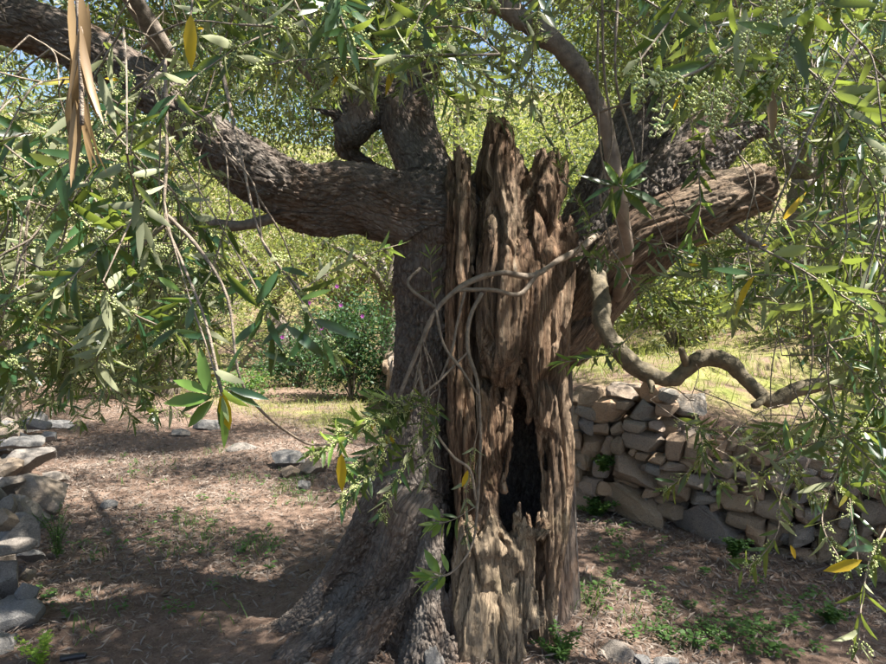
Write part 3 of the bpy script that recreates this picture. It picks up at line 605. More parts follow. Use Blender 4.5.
SPRAY_C = {}    # twig polyline of each spray
LEAVES = []     # dicts of arrays per spray
BUDS = []; BUD_R = []
TWIGS = []      # (points, radius, hero)
def spray_leaves(C, r, leaf_len=0.06, gap=0.024, start=0.15, flowers=0.3, yellow=0.006, fresh=0.0, splay=0.85):
    """opposite leaf pairs along the twig polyline C"""
    seg = np.linalg.norm(np.diff(C, axis=0), axis=1); S = np.concatenate([[0], np.cumsum(seg)]); Lt = S[-1]
    s = np.arange(Lt * start, Lt, gap); s = s + r.normal(0, gap * 0.12, len(s)); s = np.append(s, Lt * 0.999); m = len(s)
    P = np.stack([np.interp(s, S, C[:, c]) for c in range(3)], -1)
    T = unit(np.stack([np.interp(s + 0.01, S, C[:, c]) - np.interp(s - 0.02, S, C[:, c]) for c in range(3)], -1) + 1e-6)
    a0 = r.uniform(0, math.pi); ang = a0 + (np.arange(m) % 2) * (math.pi / 2) + r.normal(0, 0.25, m)
    ref = np.where(np.abs(T[:, 2:3]) > 0.9, np.array([[1.0, 0, 0]]), np.array([[0, 0, 1.0]]))
    U = unit(np.cross(T, ref)); Vv = np.cross(T, U)
    side = U * np.cos(ang)[:, None] + Vv * np.sin(ang)[:, None]
    B = np.concatenate([P, P]); sd = np.concatenate([side, -side]); TT = np.concatenate([T, T]); n = 2 * m
    tip = np.concatenate([np.arange(m) / m] * 2)
    sp = splay * (1 - 0.45 * tip)[:, None]
    D = unit(TT * (1 - 0.45 * sp) + sd * sp + r.normal(0, 0.20, (n, 3)) + np.array([0, 0, -0.10]))
    N = TT + r.normal(0, 0.30, (n, 3)) + np.array([0, 0, 0.45]); N = unit(N - D * (N * D).sum(1)[:, None])
    L = leaf_len * r.uniform(0.72, 1.18, n) * np.where(tip > 0.85, 0.72, 1); Wd = L * r.uniform(0.074, 0.115, n)
    kind = np.zeros(n, int); kind[r.random(n) < yellow] = 2; kind[(tip > 1 - fresh)] = 1
    keep = r.random(n) > 0.10
    d = dict(B=B, D=D, N=N, L=L, W=Wd, c=r.normal(0.10, 0.10, n), f=r.uniform(0.05, 0.5, n), k=kind)
    d = {q: v[keep] for q, v in d.items()}; LEAVES.append(d)
    fl = np.nonzero(r.random(n) < flowers)[0]
    for q in fl: panicle(B[q], unit(D[q] * 0.6 + TT[q] * 0.5 + r.normal(0, 0.35, 3)), r)
    return d
def panicle(p, d, r, ln=None, rad=0.0021):
    x, y, dep = project(p)
    if dep < 0.2 or dep > 4.2 or x < -40 or x > W0 + 40 or y < -40 or y > H0 + 20: return
    ln = ln or r.uniform(0.018, 0.036); m = 8 if dep < 1.5 else 5 if dep < 2.6 else 3; rad = rad if dep < 1.5 else rad * 1.0 if dep < 2.6 else rad * 1.3; t = np.repeat(np.linspace(0.2, 1, m), 3); n = len(t)
    o = r.normal(0, 1, (n, 3)); o = unit(o - d * (o @ d)[:, None] * 0.7) * (r.uniform(0.004, 0.0105, n) * (1.15 - 0.7 * t))[:, None]
    BUDS.append(p + d * (ln * t)[:, None] + o); BUD_R.append(np.full(n, rad) * r.uniform(0.8, 1.2, n))
    if dep < 2.0: TWIGS.append((np.array([p, p + d * ln]), 0.0006, 0))
CLEAR = [(396, 150, 540, 700), (540, 260, 590, 700), (222, 112, 452, 250), (0, 436, 395, 760), (590, 420, 735, 760), (735, 560, 900, 760), (640, 145, 772, 235), (-20, -10, 150, 72), (548, 30, 640, 250), (596, 300, 700, 420), (690, 335, 800, 420)]
OPEN = [(232, 262, 398, 430)]
def blocked(d, lim=0.06):
    tip = d['B'] + d['D'] * d['L'][:, None]; x, y, dep = project(tip); bad = np.zeros(len(x), bool)
    for a, b, c, e in CLEAR: bad |= (x > a) & (x < c) & (y > b) & (y < e) & (dep < 2.85) & (dep > 0)
    for a, b, c, e in OPEN: bad |= (x > a) & (x < c) & (y > b) & (y < e) & (dep > 0)
    bad |= (dep < 0.75) & (dep > -0.3) & (np.abs(x - 443) < 600) & (y > -200)
    return bad.mean() > lim
def hang(p, d0, length, r, droop=0.8, n=9):
    P = [p]; d = unit(d0); st = length / n
    for i in range(n):
        d = unit(d + np.array([0, 0, -droop * st * 1.6]) + r.normal(0, 0.07, 3)); P.append(P[-1] + d * st)
    return np.array(P)
ANCH = []
def random_spray(p, r, length=(0.22, 0.42), leaf=(0.052, 0.068), flowers=0.3, fresh=0.08, test=True, up=0.0, yellow=0.006):
    a = r.uniform(0, 2 * math.pi); d0 = np.array([math.cos(a), math.sin(a), r.normal(-0.25 + up, 0.45)])
    C = hang(p, d0, r.uniform(*length), r); k = len(LEAVES); kb = len(BUDS); kt = len(TWIGS)
    d = spray_leaves(C, r, r.uniform(*leaf), r.uniform(0.020, 0.028), 0.12, flowers, yellow, fresh if r.random() < 0.5 else 0)
    if test and blocked(d):
        del LEAVES[k:]; del BUDS[kb:]; del BUD_R[kb:]; del TWIGS[kt:]; return False
    SPRAY_C[len(LEAVES) - 1] = C; TWIGS.append((C, 0.0017, 1)); ANCH.append(p); return True

# sprays seen close up, set by where they hang
def hero(P, leaf=0.065, n=8, **kw):
    C = catmull(px(P), n); TWIGS.append((C, 0.0018, 2)); ANCH.append(C[0]); spray_leaves(C, RNG, leaf, **kw); SPRAY_C[len(LEAVES) - 1] = C
hero([(190, 300, 1.06), (208, 350, 1.04), (222, 396, 1.02)], 0.078, gap=0.026, start=0.72, flowers=0, fresh=0.9)
hero([(262, 240, 1.2), (285, 275, 1.16), (312, 318, 1.12), (330, 350, 1.1)], 0.078, gap=0.03, flowers=0.5)
hero([(238, 255, 1.2), (262, 300, 1.14), (276, 345, 1.1)], 0.075, gap=0.03, flowers=0.5)
hero([(230, 210, 1.2), (215, 260, 1.2), (196, 305, 1.16)], 0.062, gap=0.028, flowers=0.3, fresh=0.3)
hero([(300, 290, 1.3), (335, 270, 1.4), (375, 252, 1.5), (398, 245, 1.55)], 0.062, gap=0.026, flowers=0.1, fresh=0.4)
hero([(420, 375, 2.36), (400, 420, 2.2), (372, 450, 2.05), (350, 470, 1.95)], 0.075, gap=0.024, flowers=0.8, fresh=0.2)
hero([(430, 385, 2.36), (420, 430, 2.2), (400, 470, 2.1), (382, 515, 2.0)], 0.072, gap=0.024, flowers=0.9)
hero([(415, 400, 2.3), (385, 415, 2.15), (355, 425, 2.0), (338, 432, 1.9)], 0.072, gap=0.024, flowers=0.7, fresh=0.5)
hero([(415, 405, 2.3), (370, 425, 2.05), (335, 442, 1.85), (314, 452, 1.75)], 0.075, gap=0.022, flowers=0.8, fresh=0.35)
hero([(400, 425, 2.2), (372, 470, 2.0), (350, 490, 1.9), (340, 500, 1.86)], 0.075, gap=0.022, flowers=0.9)
hero([(436, 390, 2.36), (412, 410, 2.25), (395, 400, 2.2), (372, 398, 2.15)], 0.07, gap=0.022, flowers=0.7, fresh=0.5)
hero([(440, 390, 2.36), (432, 440, 2.25), (424, 480, 2.2)], 0.07, gap=0.026, flowers=0.7)
hero([(395, 430, 2.2), (370, 465, 2.1), (352, 500, 2.05)], 0.072, gap=0.026, flowers=0.8)
hero([(452, 572, 2.27), (440, 576, 2.25), (430, 577, 2.24)], 0.085, gap=0.016, start=0.4, flowers=0, fresh=1)
hero([(478, 505, 2.33), (452, 520, 2.28), (432, 524, 2.26)], 0.07, gap=0.022, start=0.5, flowers=0, fresh=1)
hero([(478, 430, 2.36), (470, 465, 2.34), (466, 500, 2.33), (468, 540, 2.3)], 0.06, gap=0.03, flowers=0.6)
hero([(436, 308, 2.42), (432, 285, 2.42), (430, 255, 2.42)], 0.062, gap=0.03, flowers=0, fresh=0.3)
hero([(575, 255, 2.6), (610, 262, 2.2), (650, 290, 2.0), (700, 310, 1.9)], 0.066, gap=0.030, flowers=0.05)
hero([(578, 250, 2.6), (590, 225, 2.4), (570, 190, 2.2), (555, 150, 2.05), (540, 120, 2.0)], 0.066, gap=0.030, flowers=0.2)
hero([(640, 190, 1.7), (626, 186, 1.66), (612, 186, 1.62)], 0.098, gap=0.02, start=0.5, flowers=0.2, fresh=0.15)
hero([(645, 320, 2.0), (615, 350, 1.95), (590, 358, 1.9), (565, 362, 1.88)], 0.066, gap=0.022, start=0.3, flowers=0.1, fresh=0.5)
hero([(720, 110, 1.6), (700, 150, 1.55), (700, 210, 1.5), (690, 235, 1.48)], 0.062, gap=0.024, flowers=0.1, fresh=0.4)
for P in ([(800, -20, .80), (770, 15, .74), (735, 45, .70), (700, 70, .66), (660, 84, .64)], [(840, -20, .72), (815, 10, .66), (790, 35, .63), (775, 70, .62)], [(700, -30, .9), (670, 20, .84), (640, 60, .8)]):
    hero(P, 0.054, gap=0.022, flowers=0.45, yellow=0.0)
for (x0, y0), m in (((762, 20), 5), ((735, 78), 7), ((712, 92), 6), ((790, 40), 5), ((672, 82), 4)):      # heavy flower heads close to the lens
    for q in range(m):
        p = at(x0 + RNG.normal(0, 9), y0 + RNG.normal(0, 12), 0.64 + RNG.normal(0, 0.02)); panicle(p, unit(np.array([RNG.normal(0, .4), RNG.normal(0, .4), -0.9])), RNG, 0.034, 0.0018)
for P in ([(900, 420, 1.6), (860, 440, 1.5), (838, 470, 1.4), (822, 520, 1.35), (840, 560, 1.3)], [(890, 520, 1.4), (870, 560, 1.3), (862, 600, 1.25), (858, 640, 1.2)], [(760, 415, 2.2), (780, 450, 1.9), (800, 480, 1.7), (815, 500, 1.6)],
          [(790, 470, 1.7), (780, 500, 1.65), (778, 530, 1.6), (762, 555, 1.55), (742, 570, 1.5)], [(830, 390, 2.0), (845, 440, 1.8), (850, 500, 1.6), (858, 560, 1.5)], [(690, 400, 2.3), (700, 430, 2.1), (705, 460, 2.0), (720, 485, 1.9)],
          [(740, 420, 2.2), (715, 440, 2.1), (690, 470, 2.05), (668, 488, 2.0)], [(650, 400, 2.2), (690, 425, 2.1), (735, 432, 2.0), (770, 440, 1.9)]):
    hero(P, 0.066, gap=0.030, start=0.25, flowers=0.45, yellow=0.02)
# volumes of foliage, filled with hanging sprays: (x0, x1, y0, y1 in px, depth range, number)
def fill(x0, x1, y0, y1, d0, d1, n, **kw):
    done = 0; tries = 0
    while done < n and tries < n * 4:
        tries += 1; d = RNG.uniform(d0, d1)
        if random_spray(at(RNG.uniform(x0, x1), RNG.uniform(y0, y1), d), RNG, **kw): done += 1
fill(-60, 215, 20, 360, 1.2, 2.4, 70, flowers=0.6)
fill(-60, 170, 180, 400, 1.7, 2.6, 55, flowers=0.6)
fill(-60, 130, 300, 425, 1.8, 2.8, 26, flowers=0.5)
fill(150, 340, 180, 330, 1.3, 2.4, 16, flowers=0.5)
fill(-60, 520, -60, 70, 1.2, 2.4, 75, flowers=0.5)
fill(280, 560, -60, 110, 1.5, 2.6, 30, flowers=0.6)
fill(530, 680, -20, 150, 1.7, 2.4, 12, flowers=0.5)
fill(690, 800, 60, 150, 1.5, 2.4, 5, flowers=0.5)
fill(560, 940, -60, 90, 1.0, 2.4, 60, flowers=0.5)
fill(760, 940, 60, 400, 1.2, 2.4, 70, flowers=0.12)
fill(620, 880, 230, 370, 1.5, 2.5, 34, flowers=0.08)
fill(640, 940, 380, 470, 1.6, 2.5, 22, flowers=0.3)
# closer sprays of larger leaves
fill(-40, 330, 60, 330, 0.95, 1.4, 26, flowers=0.35, leaf=(0.066, 0.082), length=(0.16, 0.30))
fill(-40, 200, 240, 400, 1.2, 1.8, 26, flowers=0.5, leaf=(0.06, 0.075))
fill(620, 920, 60, 360, 0.95, 1.6, 30, flowers=0.15, leaf=(0.064, 0.08), length=(0.16, 0.32))
fill(700, 920, 240, 460, 1.3, 2.0, 24, flowers=0.15, leaf=(0.06, 0.078))
fill(100, 560, -40, 60, 1.0, 1.7, 26, flowers=0.4, leaf=(0.06, 0.078))
# behind the limbs
fill(-80, 420, -60, 380, 3.3, 5.5, 150, flowers=0.3, leaf=(0.05, 0.07))
fill(600, 960, 180, 350, 3.4, 4.6, 40, flowers=0.2)
fill(400, 960, -60, 330, 3.5, 5.5, 150, flowers=0.2, leaf=(0.05, 0.07))
SUNNY = np.array([(0.17, 2.65, .3), (-.65, 2.8, 2.15), (-1.2, 2.7, 2.35), (1.3, 4.4, .8), (.52, 2.85, 1.1), (1.0, 2.85, 1.95), (.2, 2.8, 1.7)])  # spots on wood and wall; the crown is shaped to let sun reach them
def sunny(c):                                        # is this point inside a gap cleared along a sun ray?
    q = c - SUNNY; S_ = np.array(SUN); return (np.linalg.norm(q - (q @ S_)[:, None] * S_, axis=1) < 0.34).any()
# the crown overhead, laid out to throw the dappled shade
for P in over:
    C = catmull(np.array(P), 8); lowq = 0
    for q in range(34 if C[-1][1] > 2.4 else 16):
        p = C[RNG.integers(4, len(C))] + RNG.normal(0, (0.38, 0.38, 0.26))
        if not sunny(p): random_spray(p, RNG, (0.25, 0.45), flowers=0.15, up=0.4)
for q in range(150):
    p = np.array([RNG.uniform(-3.0, 3.0), RNG.uniform(2.4, 5.2), RNG.uniform(3.0, 4.4)])
    if not sunny(p): random_spray(p, RNG, (0.28, 0.5), flowers=0.1, up=0.4)

DENSE = []                                           # leaf clumps added to the crown for their shade: base, axis, normal, length, half width
def clump(c, r, n=230, rad=0.30):
    B = c + r.normal(0, 1, (n, 3)) * rad * np.array([.62, .62, .42]); D = unit(r.normal(0, 1, (n, 3)) + np.array([0, 0, -.4])); N = unit(r.normal(0, .6, (n, 3)) + np.array([0, 0, .8])); N = unit(N - D * (N * D).sum(1)[:, None])
    L = r.uniform(.052, .082, n); DENSE.append((B, D, N, L)); ANCH.append(c)
def crown(x0, x1, y0, y1, z0, z1, n, thr, seed):  # mostly unseen clumps, placed by where their shadows fall
    r = np.random.default_rng(seed); done = 0
    while done < n:
        c = np.array([r.uniform(x0, x1), r.uniform(y0, y1), r.uniform(z0, z1)])
        # the shadow line of this clump on the ground decides whether a gap lets the sun through
        t = c[2] / SUN.z; gx, gy = c[0] - SUN.x * t, c[1] - SUN.y * t
        if sunny(c): continue
        lit = vnoise(np.array([[gx * 0.7 + 3.3, gy * 2.2, 0.5]]), 19)[0]
        if gy > 3.9 and lit > (thr if gx > -0.5 else thr - 0.16): continue
        if math.hypot((gx - 0.8) * 1.2, (gy - 3.35) * 0.7) < 0.42 or math.hypot((gx + 0.9) * 0.6, (gy - 4.5) * 2) < 0.3: continue  # leaves crown gaps so sun lands on two ground spots
        clump(c, r); done += 1
crown(-2.8, 2.4, 1.9, 6.6, 3.0, 4.7, 400, 0.08, 4)
crown(2.4, 4.6, 2.0, 3.9, 3.0, 4.6, 100, 0.5, 9)  # clumps added to shade the ground on the right
crown(-2.6, 2.8, 0.2, 1.9, 3.0, 4.3, 34, 0.1, 5)
crown(0.6, 2.4, 1.5, 2.5, 3.1, 4.2, 34, 0.5, 14)  # clumps added to shade the live root base
crown(-4.2, -2.4, 2.0, 6.5, 2.6, 4.0, 70, 0.1, 6)
crown(-3.2, 3.2, 5.2, 8.2, 3.6, 5.4, 110, 0.25, 8)
crown(-3.4, -0.3, 4.6, 7.6, 2.9, 4.4, 60, 0.3, 12)

# join every spray to the nearest wood with a bent twig
def connect():
    nodes = np.concatenate(SCAF); A = np.array(ANCH); left = list(range(len(A)))
    dmin = np.array([np.min(((nodes - a) ** 2).sum(1)) for a in A]); order = np.argsort(dmin)
    pool = [nodes]
    for q in order:
        a = A[q]; P = np.concatenate(pool); i = np.argmin(((P - a) ** 2 * np.array([1, 1, 1.0])).sum(1) + 0.35 * np.maximum(a[2] - P[:, 2], -0.2)); b = P[i]
        L = np.linalg.norm(a - b)
        if L < 0.004: continue
        mid = (a + b) / 2 + np.array([RNG.normal(0, 0.08), RNG.normal(0, 0.08), 0.14 + RNG.normal(0, 0.05)]) * min(L, 1.0)
        C = catmull(np.array([b, mid, a]), 5); TWIGS.append((C, 0.0018 + 0.0022 * min(L, 1.0), 1)); pool.append(C[2:])
        if len(pool) > 60: pool = [np.concatenate(pool)]
connect(); print('connect', round(time.time() - T0, 1))

def emit_foliage():
    A = {k: np.concatenate([d[k] for d in LEAVES]) for k in LEAVES[0]}; n = len(A['L'])
    sid = np.concatenate([np.full(len(d['L']), i) for i, d in enumerate(LEAVES)])
    tip = A['B'] + A['D'] * A['L'][:, None]; x0, y0, d0 = project(A['B']); x1, y1, d1 = project(tip)
    size = np.hypot(x1 - x0, y1 - y0); xm, ym = (x0 + x1) / 2, (y0 + y1) / 2
    size[(d0 < 0.2) | (d1 < 0.2) | (xm < 0) | (xm > W0) | (ym < 0) | (ym > H0)] = 0
    size = size * (1 + A['W'] / A['L']); big = np.argsort(-size)[:300]; isbig = np.zeros(n, bool); isbig[big] = True
    mats = [M_LEAF, M_FRESH, M_YELLOW]; acc = Acc()
    for k in range(3):
        far = (d0 > 2.9) | (d0 < 0.2)
        s = (~isbig) & (A['k'] == k) & far
        if s.any():
            B, D, N, L = A['B'][s], A['D'][s], A['N'][s], A['L'][s]; S = np.cross(D, N); m_ = B + D * (L * .45)[:, None] - N * (L * .04)[:, None]; hw = (A['W'][s])[:, None]; o_ = np.arange(len(L))[:, None] * 4
            acc.add(np.stack([B, m_ - S * hw, m_ + S * hw, B + D * L[:, None] - N * (A['c'][s] * L)[:, None]], 1).reshape(-1, 3), None, np.concatenate([o_ + np.array([[0, 2, 1]]), o_ + np.array([[1, 2, 3]])]), k)
        s = (~isbig) & (A['k'] == k) & ~far
        if s.any():
            V, Q, T = leaf_geo(A['B'][s], A['D'][s], A['N'][s], A['L'][s], A['W'][s], A['c'][s], A['f'][s]); acc.add(V, Q, T, k)
    B, D, N, L = (np.concatenate([d[q] for d in DENSE]) for q in range(4)); S = np.cross(D, N); m_ = B + D * (L * .45)[:, None]; hw = (L * .14)[:, None]; nn = len(L)
    V = np.stack([B, m_ - S * hw, m_ + S * hw, B + D * L[:, None]], 1).reshape(-1, 3); o_ = np.arange(nn)[:, None] * 4
    acc.add(V, None, np.concatenate([o_ + np.array([[0, 2, 1]]), o_ + np.array([[1, 2, 3]])]), 0)
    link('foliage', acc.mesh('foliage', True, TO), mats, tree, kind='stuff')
    protos = {}
    for k in range(3):
        for v in range(5):
            V, Q, T = leaf_geo(np.zeros((1, 3)), np.array([[0, 1.0, 0]]), np.array([[0, 0, 1.0]]), np.ones(1), np.full(1, 0.085 + 0.007 * v), np.array([-0.02 + 0.07 * v]), np.array([0.1 + 0.09 * v]))
            me = build_mesh('leaf', V, [Q, T]); me.materials.append(mats[k]); protos[k, v] = me
    tw_obj = {}; own = set()
    for i in sorted(set(sid[big])):
        if i not in SPRAY_C: continue
        C = SPRAY_C[i]; own.add(id(C)); a = Acc(); a.add(*tube(C, 0.0019 * np.linspace(1, .65, len(C)), 6, cap=False)[:2]); tw_obj[i] = link('leafy_twig', a.mesh('leafy_twig', True, TO), M_TWIG, tree)
    for q in big:
        d, nn = A['D'][q], A['N'][q]; s = np.cross(d, nn); p = A['B'][q] - TO; L = A['L'][q]
        o = link('leaf', protos[int(A['k'][q]), int(np.clip(A['c'][q] * 12 + 1.2, 0, 4))], parent=tw_obj.get(sid[q], tree))
        o.matrix_local = Matrix(((s[0] * L, d[0] * L, nn[0] * L, p[0]), (s[1] * L, d[1] * L, nn[1] * L, p[1]), (s[2] * L, d[2] * L, nn[2] * L, p[2]), (0, 0, 0, 1)))
    B = np.concatenate(BUDS); R = np.concatenate(BUD_R); nb = len(B); dep = project(B)[2]; near = (dep > 0.2) & (dep < 1.6); a = Acc()
    TET = np.array([(1, 1, 1), (1, -1, -1), (-1, 1, -1), (-1, -1, 1)]) * 0.8; TT = np.array([(0, 1, 2), (0, 3, 1), (0, 2, 3), (1, 3, 2)])
    for mk, PV, PT in ((near, OCT_V, OCT_T), (~near, TET, TT)):
        a.add((B[mk][:, None] + PV[None] * R[mk][:, None, None]).reshape(-1, 3), None, (PT[None] + (np.arange(mk.sum()) * len(PV))[:, None, None]).reshape(-1, 3))
    link('flower_buds', a.mesh('flower_buds', True, TO), M_BUD, tree, 'clusters of pale yellow-green olive flower buds', kind='stuff')
    a = Acc()
    for C, r, hero_ in TWIGS:
        if id(C) in own: continue
        m = len(C); R = r * np.linspace(1.0, 0.75 if hero_ != 1 else 0.55, m); a.add(*tube(C, R, 3 if hero_ == 0 else 4, cap=False)[:2])
    link('twigs', a.mesh('twigs', True, TO), M_TWIG, tree, 'thin leafy twigs of the olive', kind='stuff')
    print('leaves', n, 'buds', nb, 'twigs', len(TWIGS))
emit_foliage(); print('emit_foliage', round(time.time() - T0, 1))

# single leaves that stand out
def one_leaf(px0, px1, d, mat, width=0.12, name='leaf', label=None, curve=0.1, face=(0.1, -1, 0.25)):
    a, b = at(*px0, d), at(*px1, d + 0.01); L = np.linalg.norm(b - a); D = (b - a) / L; N = np.array(face, float); N = unit(N - D * (N @ D))
    V, Q, T = leaf_geo((a - TO)[None], D[None], N[None], np.array([L]), np.array([L * width]), np.array([curve]), np.array([0.35]))
    link(name, build_mesh(name, V, [Q, T]), mat, tree, label)
for a, b, d, w_ in [((191, 14), (190, 70), 0.95, .13), ((222, 392), (229, 432), 1.02, .15), ((341, 452), (342, 494), 1.9, .12), ((468, 470), (462, 488), 2.28, .14), ((398, 50), (385, 96), 1.6, .09), ((396, 14), (398, 34), 1.6, .16),
                    ((862, 560), (824, 572), 1.25, .15), ((852, 360), (856, 384), 1.7, .22), ((790, 545), (797, 560), 1.6, .13)]:
    one_leaf(a, b, d, M_YELLOW, w_, label='yellowed olive leaf')
for a, b, m_ in [((210, 395), (198, 346), 1), ((212, 398), (160, 402), 1), ((213, 396), (178, 411), 0), ((214, 400), (185, 428), 1), ((208, 393), (172, 378), 1), ((222, 395), (219, 434), 0), ((228, 392), (262, 406), 0), ((228, 388), (270, 399), 0), ((226, 380), (242, 340), 0),
                 ((225, 272), (258, 309), 0), ((232, 346), (262, 318), 0), ((262, 345), (290, 320), 0), ((285, 325), (330, 360), 0), ((255, 305), (280, 268), 0), ((300, 300), (332, 288), 1), ((175, 320), (150, 331), 0), ((152, 348), (176, 327), 0), ((186, 330), (194, 302), 0), ((158, 277), (182, 292), 1), ((262, 352), (300, 366), 0), ((270, 300), (250, 330), 0)]:
    one_leaf(a, b, 1.03 if m_ or a[0] < 230 else 1.1, (M_LEAF, M_FRESH)[m_], 0.105 if a[0] > 215 else .14, face=(RNG.normal(0, .6), -1, .6 + RNG.normal(0, .4)))
for a, b in [((440, 575), (424, 549)), ((438, 578), (412, 573)), ((440, 580), (420, 592)), ((445, 575), (436, 592)), ((448, 572), (442, 552)), ((440, 518), (418, 508)), ((440, 520), (433, 503)), ((440, 522), (421, 532)), ((442, 524), (430, 538))]:
    one_leaf(a, b, 2.26, M_FRESH, 0.17, face=(RNG.normal(0, .4), -1, .8))
for a, b, m_ in [((622, 187), (636, 150), 1), ((622, 187), (594, 178), 0), ((623, 188), (606, 216), 0), ((625, 190), (668, 206), 0), ((620, 192), (614, 224), 0), ((624, 186), (650, 158), 0), ((618, 186), (604, 160), 1), ((626, 188), (648, 176), 1)]:
    one_leaf(a, b, 1.62, (M_LEAF, M_FRESH)[m_], 0.12, face=(RNG.normal(0, .5), -1, .7))
for a, b, d in [((768, 84), (776, 140), .66), ((740, 30), (758, 58), .66), ((746, 8), (736, 84), .68)]: one_leaf(a, b, d, M_DRY if b[1] == 140 else M_LEAF, 0.11, face=(0.1, 0.9, -0.3) if b[1] != 140 else (0.1, -1, .2))
for q in range(20):                                  # the bunch of dried leaves hanging at the upper left
    x = 78 + RNG.normal(0, 6); y = RNG.uniform(-40, 95) if q < 16 else 100; ln = RNG.uniform(60, 100)
    one_leaf((x, y), (x + RNG.normal(0, 9) + (34 if q == 11 else -8 if q == 12 else 0), y + ln), 0.62 + RNG.normal(0, 0.015), M_DRY, RNG.uniform(.035, .06), label='dried brown olive leaf', curve=RNG.normal(0, .16), face=(RNG.normal(0, .7), -1, RNG.normal(0, .3)))
branch('twig', px([(70, -40, .64), (78, 0, .63), (81, 60, .62), (82, 125, .62)]), .003, .002, M_TWIG, 0.1, 6, 6, scaf=False)

# ---------------------------------------------------------------- stones
import bmesh
def rock_proto(seed, cuts=9, sub=3, boxy=0.62, rough=0.06, lo=0.44, hi=0.80):
    r = np.random.default_rng(seed); bm = bmesh.new(); bmesh.ops.create_icosphere(bm, subdivisions=sub, radius=1.0); bm.verts.ensure_lookup_table()
    V = np.array([v.co for v in bm.verts]); Fc = np.array([[v.index for v in f.verts] for f in bm.faces]); bm.free()
    V = np.sign(V) * np.abs(V) ** boxy
    for q in range(cuts):
        n = unit(r.normal(0, 1, 3)); h = r.uniform(lo, hi); d = V @ n; o = np.maximum(d - h, 0); V = V - n[None] * (o * 0.985)[:, None]
    V = V + V * (fbm((V * 1.7 + seed).astype(np.float32), seed, 3) * 0.07 + fbm((V * 6 + seed).astype(np.float32), seed + 3, 3) * rough)[:, None]
    V = V - (V.max(0) + V.min(0)) / 2; V = V / ((V.max(0) - V.min(0)) / 2)      # fits the box -1..1
    me = build_mesh('stone', V, [Fc], True); me.set_sharp_from_angle(angle=0.35)
    return me
WPROTO = [rock_proto(100 + q, 9, 4, 0.36, 0.04, 0.62, 1.0) for q in range(14)]
RPROTO = [rock_proto(200 + q, 15, 4, 0.6, 0.04) for q in range(12)]
for m in WPROTO: m.materials.append(M_WALL)
for m in RPROTO: m.materials.append(M_ROCK)
def stone(protos, i, loc, half, rot, parent=None, off=(0, 0, 0), name='stone'):
    o = link(name, protos[i % len(protos)], parent=parent)
    o.location = Vector(loc) - Vector(off); o.scale = half; o.rotation_euler = rot; return o

wall = empty('dry_stone_wall', (1.7, 4.1, 0), 'dry stone terrace wall of brown and grey rubble right of the trunk', 'stone wall'); WO = (1.7, 4.1, 0)
WA, WB = np.array([1.08, 4.6]), np.array([2.35, 3.6]); WD = (WB - WA) / np.linalg.norm(WB - WA); WNRM = np.array([-WD[1] * -1, WD[0]]) * -1
WNRM = np.array([WD[1], -WD[0]]);                   # faces the camera
if WNRM @ (-WA) < 0: WNRM = -WNRM
WANG = math.atan2(WD[1], WD[0])
def wall_hit(x, y):
    r = ray(x, y); t = ((WA - CAM[:2]) @ WNRM) / (r[:2] @ WNRM); return CAM + r * t
WST = [(586, 398, 28, 22, 0), (619, 394, 26, 15, -5), (648, 391, 26, 22, 0), (667, 396, 18, 13, 25), (642, 412, 22, 22, 35), (664, 409, 20, 16, 5), (606, 415, 20, 12, 5), (623, 405, 16, 10, 0), (588, 411, 24, 15, 20), (585, 425, 17, 16, 30),
       (598, 430, 21, 15, 0), (617, 430, 14, 14, -30), (636, 426, 24, 11, 10), (655, 427, 13, 11, 0), (641, 442, 42, 20, 12), (586, 449, 26, 24, 8), (605, 448, 15, 22, 0), (618, 445, 11, 16, 0), (675, 448, 20, 26, 0), (695, 449, 21, 27, 5),
       (631, 452, 10, 10, 0), (642, 457, 15, 9, 10), (658, 459, 18, 10, 8), (685, 462, 14, 9, 0), (653, 469, 15, 11, 20), (632, 475, 44, 34, 14), (673, 467, 30, 9, 0), (701, 467, 16, 12, 0), (671, 485, 31, 29, 0), (582, 464, 16, 13, 0),
       (600, 469, 18, 18, 0), (648, 494, 15, 9, -5), (622, 502, 88, 30, 18), (697, 484, 24, 16, 0), (700, 500, 30, 13, 5), (736, 503, 38, 17, -4), (744, 521, 38, 17, 6), (703, 531, 76, 44, 20), (772, 509, 38, 22, 10), (776, 485, 26, 20, 30),
       (752, 491, 25, 13, 8), (747, 477, 22, 10, 0), (727, 486, 20, 14, 0), (722, 470, 20, 14, 10), (756, 535, 20, 26, 10), (770, 538, 15, 27, 0), (799, 537, 27, 22, 5), (828, 541, 36, 46, 5), (872, 512, 24, 22, 30), (858, 504, 12, 19, -20),
       (884, 497, 20, 16, 0), (884, 530, 20, 17, 0), (866, 530, 20, 14, 0), (852, 491, 18, 12, 0), (804, 557, 30, 14, 10), (657, 534, 20, 20, 20), (781, 569, 46, 36, 5), (817, 573, 20, 22, 0), (862, 552, 28, 24, 0), (890, 556, 30, 26, 0), (848, 578, 30, 22, 0),
       (880, 582, 34, 22, 0), (800, 497, 20, 14, 0), (820, 500, 22, 18, 10), (840, 505, 16, 14, 0), (668, 512, 26, 14, 10), (590, 486, 22, 16, 10), (574, 440, 14, 16, 0), (572, 420, 12, 18, 0), (574, 470, 14, 22, 0), (576, 400, 14, 14, 0), (580, 500, 20, 20, 0),
       (812, 515, 16, 12, 0), (802, 517, 14, 16, 0), (845, 522, 14, 14, 0), (735, 545, 22, 18, 0), (720, 556, 18, 12, 0)]
